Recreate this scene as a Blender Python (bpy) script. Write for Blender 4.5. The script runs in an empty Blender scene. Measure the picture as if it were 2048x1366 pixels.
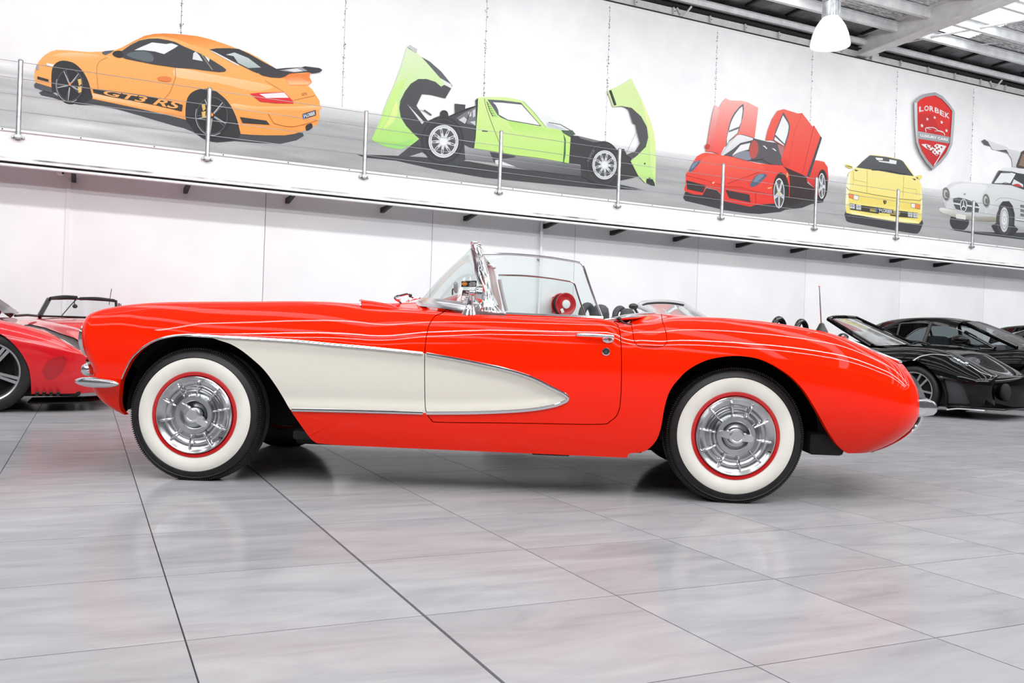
import bpy, bmesh, math, random
import numpy as np
from mathutils import Matrix, Vector
from mathutils.geometry import tessellate_polygon

# showroom with a red and cream open two-seater in front of a mural wall
EXPO = -0.12
WORLD = 3.4
FLOOR_R0, FLOOR_R1 = .1, .16
# strip lamps: y, z, power, width, x0, x1, tilt
T1 = math.radians(42)
STRIPS = [(8.3, 6.5, 720, .3, -6, 26, T1 * 1.3), (2.4, 6.5, 600, .3, -10, 24, T1 * .7), (-1.5, 6.5, 950, .3, -10, 20, T1 * .6), (-3.6, 6.5, 800, .3, -10, 20, 0)]
FLOOR_G = .42

random.seed(7)
rng = np.random.default_rng(7)
SC = bpy.context.scene
COL = SC.collection
pi = math.pi

# ------------------------------------------------------------------ camera
# Calibrated on the 0.59 x 0.60 m floor tiles: +X runs along the back wall,
# +Y runs into the room towards it, Z is up, the lens is 0.72 m off the floor.
FPX = 1787.0
ROLL = math.atan(.0354)
YAW = math.atan(850 / 1787.0)
HCAM = .72
cr, sr, cy, sy = math.cos(ROLL), math.sin(ROLL), math.cos(YAW), math.sin(YAW)
R0 = np.array([cy, -sy, 0.]); F0 = np.array([sy, cy, 0.]); U0 = np.array([0., 0., 1.])

cam_d = bpy.data.cameras.new('camera')
cam = bpy.data.objects.new('camera', cam_d); COL.objects.link(cam)
cam_d.sensor_width = 36; cam_d.lens = FPX / 2048 * 36
cam_d.shift_y = 4 / 2048
cam_d.clip_start = .05; cam_d.clip_end = 200
_r = cr * R0 + sr * U0; _u = -sr * R0 + cr * U0
cam.matrix_world = Matrix(((_r[0], _u[0], -F0[0], 0), (_r[1], _u[1], -F0[1], 0), (_r[2], _u[2], -F0[2], HCAM), (0, 0, 0, 1)))
SC.camera = cam

# ------------------------------------------------------------------ light
SC.view_settings.view_transform = 'Standard'
SC.view_settings.look = 'None'
SC.view_settings.gamma = 1
SC.view_settings.use_curve_mapping = False
SC.view_settings.exposure = EXPO
w = bpy.data.worlds.new('daylight'); SC.world = w; w.use_nodes = True
w.node_tree.nodes['Background'].inputs[0].default_value = (.96, .98, 1, 1)
w.node_tree.nodes['Background'].inputs[1].default_value = WORLD

def area(name, loc, sx, sy_, power, rot=(0, 0, 0), col=(1, 1, 1)):
    d = bpy.data.lights.new(name, 'AREA'); d.shape = 'RECTANGLE'; d.size = sx; d.size_y = sy_
    d.energy = power; d.color = col
    o = bpy.data.objects.new(name, d); COL.objects.link(o); o.location = loc; o.rotation_euler = rot
    return o
# rows of strip lamps hung under the roof, parallel to the back wall
for i, (yy, zz, pw, wd, x0, x1, rx) in enumerate(STRIPS):
    area('strip_light', ((x0 + x1) / 2, yy, zz), x1 - x0, wd, pw, (rx, 0, 0))

# ------------------------------------------------------------------ helpers
def lin(c):
    c = np.asarray(c, float) / 255
    return np.where(c <= .04045, c / 12.92, ((c + .055) / 1.055) ** 2.4)

def mat(name, col, rough=.5, metal=0., coat=0., spec=.5, **kw):
    m = bpy.data.materials.new(name); m.use_nodes = True
    b = m.node_tree.nodes['Principled BSDF']
    c = lin(col)
    b.inputs['Base Color'].default_value = (*c, 1)
    b.inputs['Roughness'].default_value = rough
    b.inputs['Metallic'].default_value = metal
    b.inputs['Coat Weight'].default_value = coat
    b.inputs['Coat Roughness'].default_value = kw.get('coat_rough', .02)
    b.inputs['Specular IOR Level'].default_value = spec
    return m

def noise_col(m, c1, c2, scale, detail=4, stretch=(1, 1, 1), lo=.35, hi=.65, bump=0, coord='Object'):
    """break the base colour up with noise between two colours, optional bump"""
    nt = m.node_tree; N = nt.nodes; Lk = nt.links; b = N['Principled BSDF']
    if coord == 'Position':
        src = N.new('ShaderNodeNewGeometry').outputs['Position']
    else:
        src = N.new('ShaderNodeTexCoord').outputs['Object']
    mp = N.new('ShaderNodeMapping'); mp.inputs['Scale'].default_value = stretch
    Lk.new(src, mp.inputs[0])
    n = N.new('ShaderNodeTexNoise'); n.inputs['Scale'].default_value = scale; n.inputs['Detail'].default_value = detail
    Lk.new(mp.outputs[0], n.inputs['Vector'])
    r = N.new('ShaderNodeValToRGB')
    r.color_ramp.elements[0].position = lo; r.color_ramp.elements[1].position = hi
    r.color_ramp.elements[0].color = (*lin(c1), 1); r.color_ramp.elements[1].color = (*lin(c2), 1)
    Lk.new(n.outputs['Fac'], r.inputs[0]); Lk.new(r.outputs[0], b.inputs['Base Color'])
    if bump:
        bp = N.new('ShaderNodeBump'); bp.inputs['Strength'].default_value = bump; bp.inputs['Distance'].default_value = .01
        Lk.new(n.outputs['Fac'], bp.inputs['Height']); Lk.new(bp.outputs[0], b.inputs['Normal'])
    return m

def glass(name, tint, refl=1.0, rough=.0):
    """thin pane: tinted transparency under a fresnel reflection"""
    m = bpy.data.materials.new(name); m.use_nodes = True
    nt = m.node_tree; N = nt.nodes; N.clear(); Lk = nt.links
    out = N.new('ShaderNodeOutputMaterial'); mix = N.new('ShaderNodeMixShader')
    tr = N.new('ShaderNodeBsdfTransparent'); gl = N.new('ShaderNodeBsdfGlossy'); fr = N.new('ShaderNodeFresnel')
    tr.inputs[0].default_value = (*tint, 1); gl.inputs['Roughness'].default_value = rough
    fr.inputs['IOR'].default_value = 1.45
    mul = N.new('ShaderNodeMath'); mul.operation = 'MULTIPLY'; mul.inputs[1].default_value = refl
    Lk.new(fr.outputs[0], mul.inputs[0]); Lk.new(mul.outputs[0], mix.inputs[0])
    Lk.new(tr.outputs[0], mix.inputs[1]); Lk.new(gl.outputs[0], mix.inputs[2]); Lk.new(mix.outputs[0], out.inputs[0])
    return m

def tag(o, label=None, cat=None, group=None, kind=None):
    if label: o['label'] = label
    if cat: o['category'] = cat
    if group: o['group'] = group
    if kind: o['kind'] = kind
    return o

def empty(name, M=None, **kw):
    o = bpy.data.objects.new(name, None); COL.objects.link(o); o.empty_display_size = .2
    if M is not None: o.matrix_world = M
    return tag(o, **kw)

def join(parts):
    Vs, Fs, n = [], [], 0
    for V, F in parts:
        V = np.asarray(V, float).reshape(-1, 3)
        Vs.append(V); Fs += [tuple(i + n for i in f) for f in F]; n += len(V)
    return np.concatenate(Vs), Fs

def mk(name, VF, m, parent=None, smooth=True, ang=35, normals=None, **kw):
    if isinstance(VF, list): VF = join(VF)
    V, F = VF
    me = bpy.data.meshes.new(name)
    me.from_pydata([tuple(map(float, v)) for v in V], [], [tuple(map(int, f)) for f in F])
    if isinstance(m, (list, tuple)):
        for x in m: me.materials.append(x)
    else: me.materials.append(m)
    if smooth:
        me.polygons.foreach_set('use_smooth', [True] * len(me.polygons))
        if normals is not None: me.normals_split_custom_set_from_vertices([tuple(map(float, n)) for n in normals])
        elif ang < 180: me.set_sharp_from_angle(angle=math.radians(ang))
    me.update()
    o = bpy.data.objects.new(name, me); COL.objects.link(o)
    if parent is not None: o.parent = parent
    return tag(o, **kw)

def dup(o, parent=None):
    c = o.copy(); COL.objects.link(c)
    if parent is not None: c.parent = parent
    for ch in list(o.children): dup(ch, c)
    return c

def box(x0, x1, y0, y1, z0, z1):
    V = [(x, y, z) for z in (z0, z1) for y in (y0, y1) for x in (x0, x1)]
    return np.array(V, float), [(0, 2, 3, 1), (4, 5, 7, 6), (0, 1, 5, 4), (2, 6, 7, 3), (0, 4, 6, 2), (1, 3, 7, 5)]

def bbox(x0, x1, y0, y1, z0, z1, b=.01):
    """box with chamfered edges"""
    bm = bmesh.new()
    V, F = box(x0, x1, y0, y1, z0, z1)
    vs = [bm.verts.new(v) for v in V]
    for f in F: bm.faces.new([vs[i] for i in f])
    bmesh.ops.bevel(bm, geom=bm.edges[:], offset=b, segments=2, affect='EDGES', profile=.5)
    bm.verts.index_update()
    r = np.array([v.co[:] for v in bm.verts]), [tuple(v.index for v in f.verts) for f in bm.faces]
    bm.free(); return r

def loft(rings, closed=True, cap=True):
    n = len(rings[0]); V = np.concatenate([np.asarray(r, float) for r in rings]); F = []
    for k in range(len(rings) - 1):
        for i in range(n if closed else n - 1):
            j = (i + 1) % n
            F.append((k * n + i, k * n + j, (k + 1) * n + j, (k + 1) * n + i))
    if cap and closed:
        F.append(tuple(range(n))[::-1]); F.append(tuple((len(rings) - 1) * n + i for i in range(n)))
    return V, F

def tube(path, r, n=8, flat=1.0, cap=True, closed=False):
    P = np.asarray(path, float); m = len(P)
    rr = np.broadcast_to(np.asarray(r, float), (m,))
    if closed: T = np.roll(P, -1, 0) - np.roll(P, 1, 0)
    else: T = np.gradient(P, axis=0)
    T = T / np.maximum(np.linalg.norm(T, axis=1), 1e-9)[:, None]
    up = np.array([0, 0, 1.]) if abs(T[0][2]) < .9 else np.array([0, 1., 0])
    rings = []; a = None
    for i in range(m):
        if a is None: a = np.cross(T[i], up)
        a = a - T[i] * (a @ T[i]); a /= max(np.linalg.norm(a), 1e-9)
        b = np.cross(a, T[i])
        th = np.arange(n) * 2 * pi / n
        rings.append(P[i] + rr[i] * (np.cos(th)[:, None] * a * flat + np.sin(th)[:, None] * b))
    if closed: rings.append(rings[0])
    return loft(rings, True, cap and not closed)

def lathe(prof, n=48, a0=0., a1=2 * pi):
    """revolve (r, y) about the y axis"""
    pr = np.asarray(prof, float); full = abs(a1 - a0 - 2 * pi) < 1e-6
    th = np.linspace(a0, a1, n + (0 if full else 1), endpoint=not full)
    V = np.array([[(r * math.cos(t), y, r * math.sin(t)) for t in th] for r, y in pr]).reshape(-1, 3)
    k = len(th); F = []
    for i in range(len(pr) - 1):
        for j in range(k if full else k - 1):
            q = (j + 1) % k
            F.append((i * k + j, i * k + q, (i + 1) * k + q, (i + 1) * k + j))
    return V, F

def xf(VF, M):
    V, F = VF; M = np.array(M)
    return V @ M[:3, :3].T + M[:3, 3], F

def shift(VF, d): return VF[0] + np.asarray(d, float), VF[1]

def ellipsoid(c, r, n=24, m=12, pw=1.0):
    rings = []
    for i in range(m + 1):
        a = -pi / 2 + pi * i / m
        cx = math.copysign(abs(math.sin(a)) ** pw, math.sin(a)); k = max(math.cos(a), 1e-3)
        rings.append([(c[0] + r[0] * cx, c[1] + r[1] * k * math.cos(t), c[2] + r[2] * k * math.sin(t)) for t in np.arange(n) * 2 * pi / n])
    return loft(rings)

def crom(pts, n=8, closed=False):
    """Catmull-Rom through the points"""
    P = np.asarray(pts, float); m = len(P); out = []
    for i in range(m if closed else m - 1):
        if closed: a, b, c, d = P[(i - 1) % m], P[i], P[(i + 1) % m], P[(i + 2) % m]
        else: a, b, c, d = P[max(i - 1, 0)], P[i], P[i + 1], P[min(i + 2, m - 1)]
        for t in np.arange(n) / n:
            out.append(.5 * (2 * b + (c - a) * t + (2 * a - 5 * b + 4 * c - d) * t * t + (3 * b - a - 3 * c + d) * t ** 3))
    if not closed: out.append(P[-1])
    return np.array(out)

def tab(pts):
    """smooth 1-D table"""
    P = np.asarray(sorted(map(tuple, pts)), float); x, y = P[:, 0], P[:, 1]
    h = np.diff(x); d = np.diff(y) / h
    m = np.zeros(len(x)); m[0] = d[0]; m[-1] = d[-1]
    for i in range(1, len(x) - 1):
        if d[i - 1] * d[i] > 0: w1, w2 = 2 * h[i] + h[i - 1], h[i] + 2 * h[i - 1]; m[i] = (w1 + w2) / (w1 / d[i - 1] + w2 / d[i])
    def f(q):
        q = np.clip(np.asarray(q, float), x[0], x[-1]); i = np.clip(np.searchsorted(x, q) - 1, 0, len(h) - 1)
        t = (q - x[i]) / h[i]
        return (y[i] * (1 + 2 * t) * (1 - t) ** 2 + h[i] * m[i] * t * (1 - t) ** 2 + y[i + 1] * t * t * (3 - 2 * t) + h[i] * m[i + 1] * t * t * (t - 1))
    return f

# pixel <-> world for the calibrated lens
def ray(px, py):
    a, b = px - 1024., py - 687.
    u, v = a * cr + b * sr, -a * sr + b * cr
    return F0 + R0 * (u / FPX) - U0 * (v / FPX)
def project(W):
    d = np.asarray(W, float) - np.array([0, 0, HCAM])
    f = d @ F0; u = d @ R0 / f * FPX; v = -d[..., 2] / f * FPX
    return np.stack([1024 + u * cr - v * sr, 687 + u * sr + v * cr], -1)
def ground(px, py):
    d = ray(px, py); p = d * (-HCAM / d[2]); p[2] = 0; return p
def atY(px, py, Y):
    d = ray(px, py); p = d * (Y / d[1]); p[2] += HCAM; return p

class Frame:
    """a car's own axes: local x along it (left to right as seen), y away from us, z up"""
    def __init__(s, o, ex):
        s.o = np.array([o[0], o[1], 0.]); e = np.array([ex[0], ex[1], 0.]); s.ex = e / np.linalg.norm(e)
        s.ey = np.array([-s.ex[1], s.ex[0], 0.])
    def M(s): return Matrix(((s.ex[0], s.ey[0], 0, s.o[0]), (s.ex[1], s.ey[1], 0, s.o[1]), (0, 0, 1, 0), (0, 0, 0, 1)))
    def w(s, L):
        L = np.asarray(L, float)
        return s.o + L[..., 0:1] * s.ex + L[..., 1:2] * s.ey + L[..., 2:3] * U0
    def px(s, L): return project(s.w(L))
    def at(s, px, py, y=0.):
        d = ray(px, py); c = np.array([0, 0, HCAM])
        t = (y - (c - s.o) @ s.ey) / (d @ s.ey); p = c + d * t - s.o
        return np.array([p @ s.ex, y, p[2]])
    def path(s, pts, y=0.):
        ys = np.broadcast_to(np.asarray(y, float), (len(pts),))
        return np.array([s.at(p[0], p[1], q) for p, q in zip(pts, ys)])

def sdf(poly, P):
    """signed distance to a polygon, positive inside"""
    A = np.asarray(poly, float); B = np.roll(A, -1, 0)
    d2 = np.full(len(P), 1e18); ins = np.zeros(len(P), bool)
    for a, b in zip(A, B):
        e = b - a; q = P - a; t = np.clip((q @ e) / max(e @ e, 1e-12), 0, 1)
        q = q - t[:, None] * e; d2 = np.minimum(d2, (q * q).sum(1))
        if a[1] != b[1]:
            c = (a[1] > P[:, 1]) != (b[1] > P[:, 1])
            ins ^= c & (P[:, 0] < a[0] + (P[:, 1] - a[1]) * (b[0] - a[0]) / (b[1] - a[1]))
    return np.where(ins, 1, -1) * np.sqrt(d2)

def clip(S, fld):
    """keep the part of a surface (V, N, F) where the field is >= 0, cutting the faces exactly on it"""
    V, N, F = S; f = fld(V) if callable(fld) else fld
    ins = f >= 0; V2, N2 = list(V), list(N); new = {}; out = []
    for fc in F:
        k = sum(ins[i] for i in fc)
        if k == len(fc): out.append(fc); continue
        if k == 0: continue
        r = []
        for i, j in zip(fc, fc[1:] + fc[:1]):
            if ins[i]: r.append(i)
            if ins[i] != ins[j]:
                e = (i, j) if i < j else (j, i)
                if e not in new:
                    t = f[e[0]] / (f[e[0]] - f[e[1]]); new[e] = len(V2)
                    V2.append(V[e[0]] * (1 - t) + V[e[1]] * t); n = N[e[0]] * (1 - t) + N[e[1]] * t
                    N2.append(n / max(np.linalg.norm(n), 1e-9))
                r.append(new[e])
        if len(r) > 2: out.append(tuple(r))
    V2, N2 = np.array(V2), np.array(N2)
    used = np.unique(np.concatenate([np.array(f_) for f_ in out])) if out else np.array([], int)
    mp = -np.ones(len(V2), int); mp[used] = np.arange(len(used))
    return V2[used], N2[used], [tuple(int(mp[i]) for i in f_) for f_ in out]

def flange(S, vec, sel=None):
    """turn a surface's cut edges inwards so that the panel shows its thickness"""
    V, N, F = S; cnt = {}
    for f in F:
        for i, j in zip(f, f[1:] + f[:1]):
            e = (i, j) if i < j else (j, i)
            cnt[e] = None if e in cnt else (i, j)
    V2, N2, F2 = list(V), list(N), list(F)
    vec = np.asarray(vec, float)
    for e in cnt.values():
        if e is None: continue
        i, j = e
        if sel is not None and not sel(.5 * (V[i] + V[j])): continue
        a, b = V[i], V[j]; n = np.cross(vec, b - a); n /= max(np.linalg.norm(n), 1e-9)
        k = len(V2)
        V2 += [a, b, b + vec, a + vec]; N2 += [n] * 4; F2.append((k + 1, k, k + 3, k + 2))
    return np.array(V2), np.array(N2), F2

def mirror(S, yc):
    V, N, F = S
    V = V.copy(); V[:, 1] = 2 * yc - V[:, 1]; N = N.copy(); N[:, 1] *= -1
    return V, N, [tuple(reversed(f)) for f in F]

def cat(*Ss):
    Vs, Ns, Fs, n = [], [], [], 0
    for V, N, F in Ss:
        Vs.append(V); Ns.append(N); Fs += [tuple(i + n for i in f) for f in F]; n += len(V)
    return np.concatenate(Vs), np.concatenate(Ns), Fs

def mkS(name, S, m, parent, **kw):
    V, N, F = S
    return mk(name, (V, F), m, parent, normals=N, **kw)

def poly_fill(P):
    P = np.asarray(P, float)
    return P, [tuple(t) for t in tessellate_polygon([[Vector(p) for p in P]])]

def prism(P, d):
    """flat outline P (3-D points) given thickness d (vector)"""
    P = np.asarray(P, float); n = len(P); d = np.asarray(d, float)
    _, T = poly_fill(P)
    F = [tuple(t) for t in T] + [tuple(i + n for i in t[::-1]) for t in T]
    F += [(i, (i + 1) % n, n + (i + 1) % n, n + i) for i in range(n)]
    return np.concatenate([P, P + d]), F

def text_mesh(s, bold=0.):
    """lettering as a flat mesh with its box scaled to 0..1"""
    c = bpy.data.curves.new('lettering', 'FONT'); c.body = s; c.offset = bold; c.resolution_u = 3
    o = bpy.data.objects.new('lettering', c); COL.objects.link(o)
    me = o.evaluated_get(bpy.context.evaluated_depsgraph_get()).to_mesh()
    V = np.array([v.co[:] for v in me.vertices]); F = [tuple(p.vertices) for p in me.polygons]
    bpy.data.objects.remove(o); bpy.data.curves.remove(c)
    lo, hi = V.min(0), V.max(0)
    return (V[:, :2] - lo[:2]) / (hi[:2] - lo[:2]), F

# ------------------------------------------------------------------ materials
M_wall = noise_col(mat('white_wall_paint', (244, 244, 246), .55), (242, 242, 244), (247, 247, 249), 1.5)
M_conc = noise_col(mat('painted_concrete', (240, 240, 241), .6), (236, 236, 238), (243, 243, 244), 2.0, bump=.05)
M_fascia = noise_col(mat('fascia_paint', (242, 242, 242), .5), (236, 236, 237), (245, 245, 245), 3, stretch=(.3, 1, 1))
M_grime = noise_col(mat('grimy_paint', (200, 200, 200), .7), (105, 105, 105), (238, 238, 238), 2.2, 6, stretch=(1, 1, .6), lo=.3, hi=.6)
M_dark = mat('dark_gap', (22, 22, 24), .7)
M_grout = mat('dark_grout', (70, 71, 73), .8)
M_galv = noise_col(mat('galvanised_steel', (178, 180, 182), .35, .85), (160, 163, 166), (196, 198, 200), 12)
M_steel = noise_col(mat('painted_steel', (212, 212, 211), .5), (204, 204, 203), (218, 218, 217), 6)
M_purlin = noise_col(mat('purlin_steel', (222, 223, 224), .45, .1), (208, 210, 212), (230, 231, 232), 5)
M_roofsheet = noise_col(mat('roof_sheet', (120, 121, 123), .5, .2), (95, 96, 98), (138, 139, 141), 3)
M_foil = noise_col(mat('foil_blanket', (200, 202, 204), .4, .15), (150, 152, 154), (236, 237, 238), 9, 8, stretch=(1, 3, 1), bump=.6)
M_red_enamel = noise_col(mat('red_enamel', (196, 24, 30), .35, coat=.3), (180, 18, 26), (200, 28, 34), 20)
M_white = mat('white_plastic', (235, 235, 235), .4)
M_black = mat('black_plastic', (24, 24, 26), .4)
M_wire = mat('steel_wire', (190, 192, 196), .3, .6)

def floor_mat():
    m = mat('stone_look_tile', (168, 168, 170), .2, spec=.12); nt = m.node_tree; N = nt.nodes; Lk = nt.links; b = N['Principled BSDF']
    g = N.new('ShaderNodeNewGeometry')
    off = N.new('ShaderNodeVectorMath'); off.operation = 'SUBTRACT'; off.inputs[1].default_value = (.23, 2.2, 0)
    dv = N.new('ShaderNodeVectorMath'); dv.operation = 'DIVIDE'; dv.inputs[1].default_value = (.59, .6, 1)
    fl = N.new('ShaderNodeVectorMath'); fl.operation = 'FLOOR'
    wn = N.new('ShaderNodeTexWhiteNoise'); wn.noise_dimensions = '2D'
    Lk.new(g.outputs['Position'], off.inputs[0]); Lk.new(off.outputs[0], dv.inputs[0]); Lk.new(dv.outputs[0], fl.inputs[0]); Lk.new(fl.outputs[0], wn.inputs[0])
    sc = N.new('ShaderNodeVectorMath'); sc.operation = 'SCALE'; sc.inputs['Scale'].default_value = 30
    Lk.new(wn.outputs['Color'], sc.inputs[0])
    ad = N.new('ShaderNodeVectorMath'); ad.operation = 'ADD'
    Lk.new(g.outputs['Position'], ad.inputs[0]); Lk.new(sc.outputs[0], ad.inputs[1])
    mp = N.new('ShaderNodeMapping'); mp.inputs['Rotation'].default_value = (0, 0, math.radians(38)); mp.inputs['Scale'].default_value = (1.3, 5, 1)
    Lk.new(ad.outputs[0], mp.inputs[0])
    n1 = N.new('ShaderNodeTexNoise'); n1.inputs['Scale'].default_value = 1.5; n1.inputs['Detail'].default_value = 9; n1.inputs['Roughness'].default_value = .62; n1.inputs['Distortion'].default_value = .8
    Lk.new(mp.outputs[0], n1.inputs['Vector'])
    r = N.new('ShaderNodeValToRGB'); e = r.color_ramp.elements
    e[0].position = .28; e[0].color = (*lin((138, 138, 141)), 1); e[1].position = .72; e[1].color = (*lin((163, 163, 165)), 1)
    x = e.new(.5); x.color = (*lin((152, 152, 155)), 1)
    Lk.new(n1.outputs['Fac'], r.inputs[0])
    hs = N.new('ShaderNodeHueSaturation'); mr = N.new('ShaderNodeMapRange'); mr.inputs['To Min'].default_value = .95; mr.inputs['To Max'].default_value = 1.05
    Lk.new(wn.outputs['Value'], mr.inputs[0]); Lk.new(mr.outputs[0], hs.inputs['Value']); Lk.new(r.outputs[0], hs.inputs['Color'])
    rr = N.new('ShaderNodeMapRange'); rr.inputs['To Min'].default_value = FLOOR_R0; rr.inputs['To Max'].default_value = FLOOR_R1
    Lk.new(n1.outputs['Fac'], rr.inputs[0])
    b.inputs['Specular IOR Level'].default_value = 0
    df = N.new('ShaderNodeBsdfDiffuse'); gl = N.new('ShaderNodeBsdfGlossy'); fr = N.new('ShaderNodeFresnel'); fr.inputs['IOR'].default_value = 1.35
    mu = N.new('ShaderNodeMath'); mu.operation = 'MULTIPLY'; mu.inputs[1].default_value = FLOOR_G
    mx = N.new('ShaderNodeMixShader'); out = N['Material Output']
    Lk.new(hs.outputs[0], df.inputs['Color']); Lk.new(rr.outputs[0], gl.inputs['Roughness'])
    Lk.new(fr.outputs[0], mu.inputs[0]); Lk.new(mu.outputs[0], mx.inputs[0]); Lk.new(df.outputs[0], mx.inputs[1]); Lk.new(gl.outputs[0], mx.inputs[2]); Lk.new(mx.outputs[0], out.inputs['Surface'])
    N.remove(b)
    return m
M_tile = floor_mat()

# ------------------------------------------------------------------ floor
floor = mk('floor', box(-14, 34, -14, 14.2, -.2, -.008), M_grout, smooth=False, kind='structure', label='grey stone tiled showroom floor with thin dark joints')
TX, TY = .59, .6
tiles = []
for i in range(-14, 40):
    for j in range(-2, 20):
        x, y = .23 + TX * i, 2.2 + TY * j
        c = np.array([[x, y, 0], [x + TX, y, 0], [x + TX, y + TY, 0], [x, y + TY, 0]])
        dep = (c - [0, 0, HCAM]) @ F0
        if dep.min() < .5 or y > 13.5: continue
        p = project(c)
        if p[:, 0].max() < -10 or p[:, 0].min() > 2060 or p[:, 1].min() > 1380: continue
        a = .5 * abs(sum(p[k][0] * p[(k + 1) % 4][1] - p[(k + 1) % 4][0] * p[k][1] for k in range(4)))
        tiles.append((a, i, j))
tiles.sort(reverse=True)
def tile_box(x, y, i):
    g0 = .0045 if i in (1,) else .002     # one wider movement joint
    g1 = .0045 if i + 1 in (1,) else .002
    return box(x + g0, x + TX - g1, y + .002, y + TY - .002, -.009, 0)
tm = {}
for a, i, j in tiles[:290]:
    k = i if i in (0, 1) else 9
    if k not in tm: tm[k] = mk('floor_tile', tile_box(0, 0, i if k != 9 else 9), M_tile, floor, smooth=False); o = tm[k]
    else: o = tm[k].copy(); COL.objects.link(o)
    o.location = (.23 + TX * i, 2.2 + TY * j, 0)
rest = [tile_box(.23 + TX * i, 2.2 + TY * j, i) for a, i, j in tiles[290:]]
seen = {(i, j) for a, i, j in tiles}
for i in range(-24, 56):
    for j in range(-26, 20):
        if (i, j) not in seen: rest.append(tile_box(.23 + TX * i, 2.2 + TY * j, 9))
mk('floor_tiles', rest, M_tile, floor, smooth=False, kind='stuff')

# ------------------------------------------------------------------ back wall
YW, YF = 14.0, 13.4
ZT = 6.99
wall = mk('wall_back', box(-14, 34, YW + .03, YW + .2, 0, ZT), M_dark, smooth=False, kind='structure', label='white back wall, panelled below and a tall mural wall above the walkway')
xs = [-.31 + 2.715 * k for k in range(-5, 13)]
p0 = None
for x in xs:
    if p0 is None: p0 = mk('wall_panel', bbox(.004, 2.711, YW - .005, YW + .035, 0, 3.25, .003), M_wall, wall); o = p0
    else: o = p0.copy(); COL.objects.link(o)
    o.location.x = x
p0 = None
for x in [1.10 + 2.43 * k for k in range(-6, 14)]:
    if p0 is None: p0 = mk('concrete_panel', bbox(.003, 2.427, YW - .005, YW + .04, 3.26, ZT, .002), M_conc, wall); o = p0
    else: o = p0.copy(); COL.objects.link(o)
    o.location.x = x
# broken filler along the upright joints of the concrete panels
chips = []
for x in [1.10 + 2.43 * k for k in range(-1, 9)]:
    z = 3.3
    while z < ZT - .1:
        z += rng.exponential(.035)
        for _ in range(rng.integers(1, 3)):
            cx = x + rng.normal(0, .012); h = rng.uniform(.004, .022); w_ = rng.uniform(.002, .008)
            chips.append(box(cx - w_, cx + w_, YW - .0068, YW - .004, z, z + h))
mk('joint_chips', chips, mat('joint_filler', (128, 129, 131), .8), wall, smooth=False, kind='stuff')
mk('cover_strip', box(-.325, -.275, YW - .02, YW - .004, 0, 2.95), M_wall, wall, smooth=False)
mk('trim_1', [box(-14, 34, YW - .02, YW + .22, ZT, ZT + .022)], M_black, smooth=False, kind='structure', label='thin black capping along the top of the mural wall')
mk('trim_2', [box(-14, 34, YW - .012, YW + .0, ZT - .06, ZT - .004)], M_white, smooth=False, kind='structure', label='white flashing just under the black wall capping')
# outer concrete wall line is closed off behind
mk('wall_behind', box(-14, 34, YW + .55, YW + .6, 0, 8.2), M_roofsheet, smooth=False, kind='structure')

M_outer = noise_col(mat('grey_outer_wall', (120, 120, 122), .6), (112, 112, 114), (128, 128, 130), 1.5)
mk('wall_left', box(-14.2, -14, -14.2, YW + .6, 0, 8.4), M_outer, smooth=False, kind='structure')
mk('wall_right', box(34, 34.2, -14.2, YW + .6, 0, 8.4), M_outer, smooth=False, kind='structure')
mk('wall_front', box(-14.2, 34.2, -14.2, -14, 0, 8.4), M_outer, smooth=False, kind='structure')
# walkway edge
fas = mk('trim_3', box(-14, 34, YF, YF + .02, 2.905, 3.262), M_fascia, smooth=False, kind='structure', label='white steel fascia along the edge of the raised walkway')
mk('fascia_lip', bbox(-14, 34, YF - .022, YF + .05, 3.258, 3.29, .004), M_fascia, fas)
mk('fascia_foot', bbox(-14, 34, YF - .012, YF + .02, 2.868, 2.9, .004), M_fascia, fas)
mk('grime_band', box(-14, 34, YF - .0035, YF, 2.9, 2.925), M_grime, fas, smooth=False)
mk('shadow_gap', box(-14, 34, YF + .03, YF + .04, 2.83, 2.87), M_dark, fas, smooth=False)
mk('fascia_angle', [bbox(-14, 34, YF - .004, YF + .07, 2.806, 2.838, .004)], M_fascia, fas)
mk('walkway_deck', box(-14, 34, YF + .02, YW, 3.2, 3.255), M_fascia, fas, smooth=False)
bk = None
for k, px in enumerate([147, 379, 590, 786, 957, 1119, 1257, 1386, 1514, 1625, 1731, 1826, 1914]):
    X = atY(px, 344 + px * .094, YF)[0]
    if bk is None:
        bk = mk('support_bracket', prism([(0, YF + .03, 2.835), (0, YW - .02, 2.835), (0, YW - .02, 2.755), (0, YW - .1, 2.755), (0, YF + .03, 2.812)], (.055, 0, 0)), M_dark, fas, smooth=False); o = bk
    else: o = bk.copy(); COL.objects.link(o)
    o.location.x = X - .03
# stains and screw holes
screws = [box(x - .008, x + .008, YF - .0245, YF - .021, 3.268, 3.284) for x in np.arange(-2, 26, .92)]
mk('screw_heads', screws, M_black, fas, smooth=False, kind='stuff')

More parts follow.
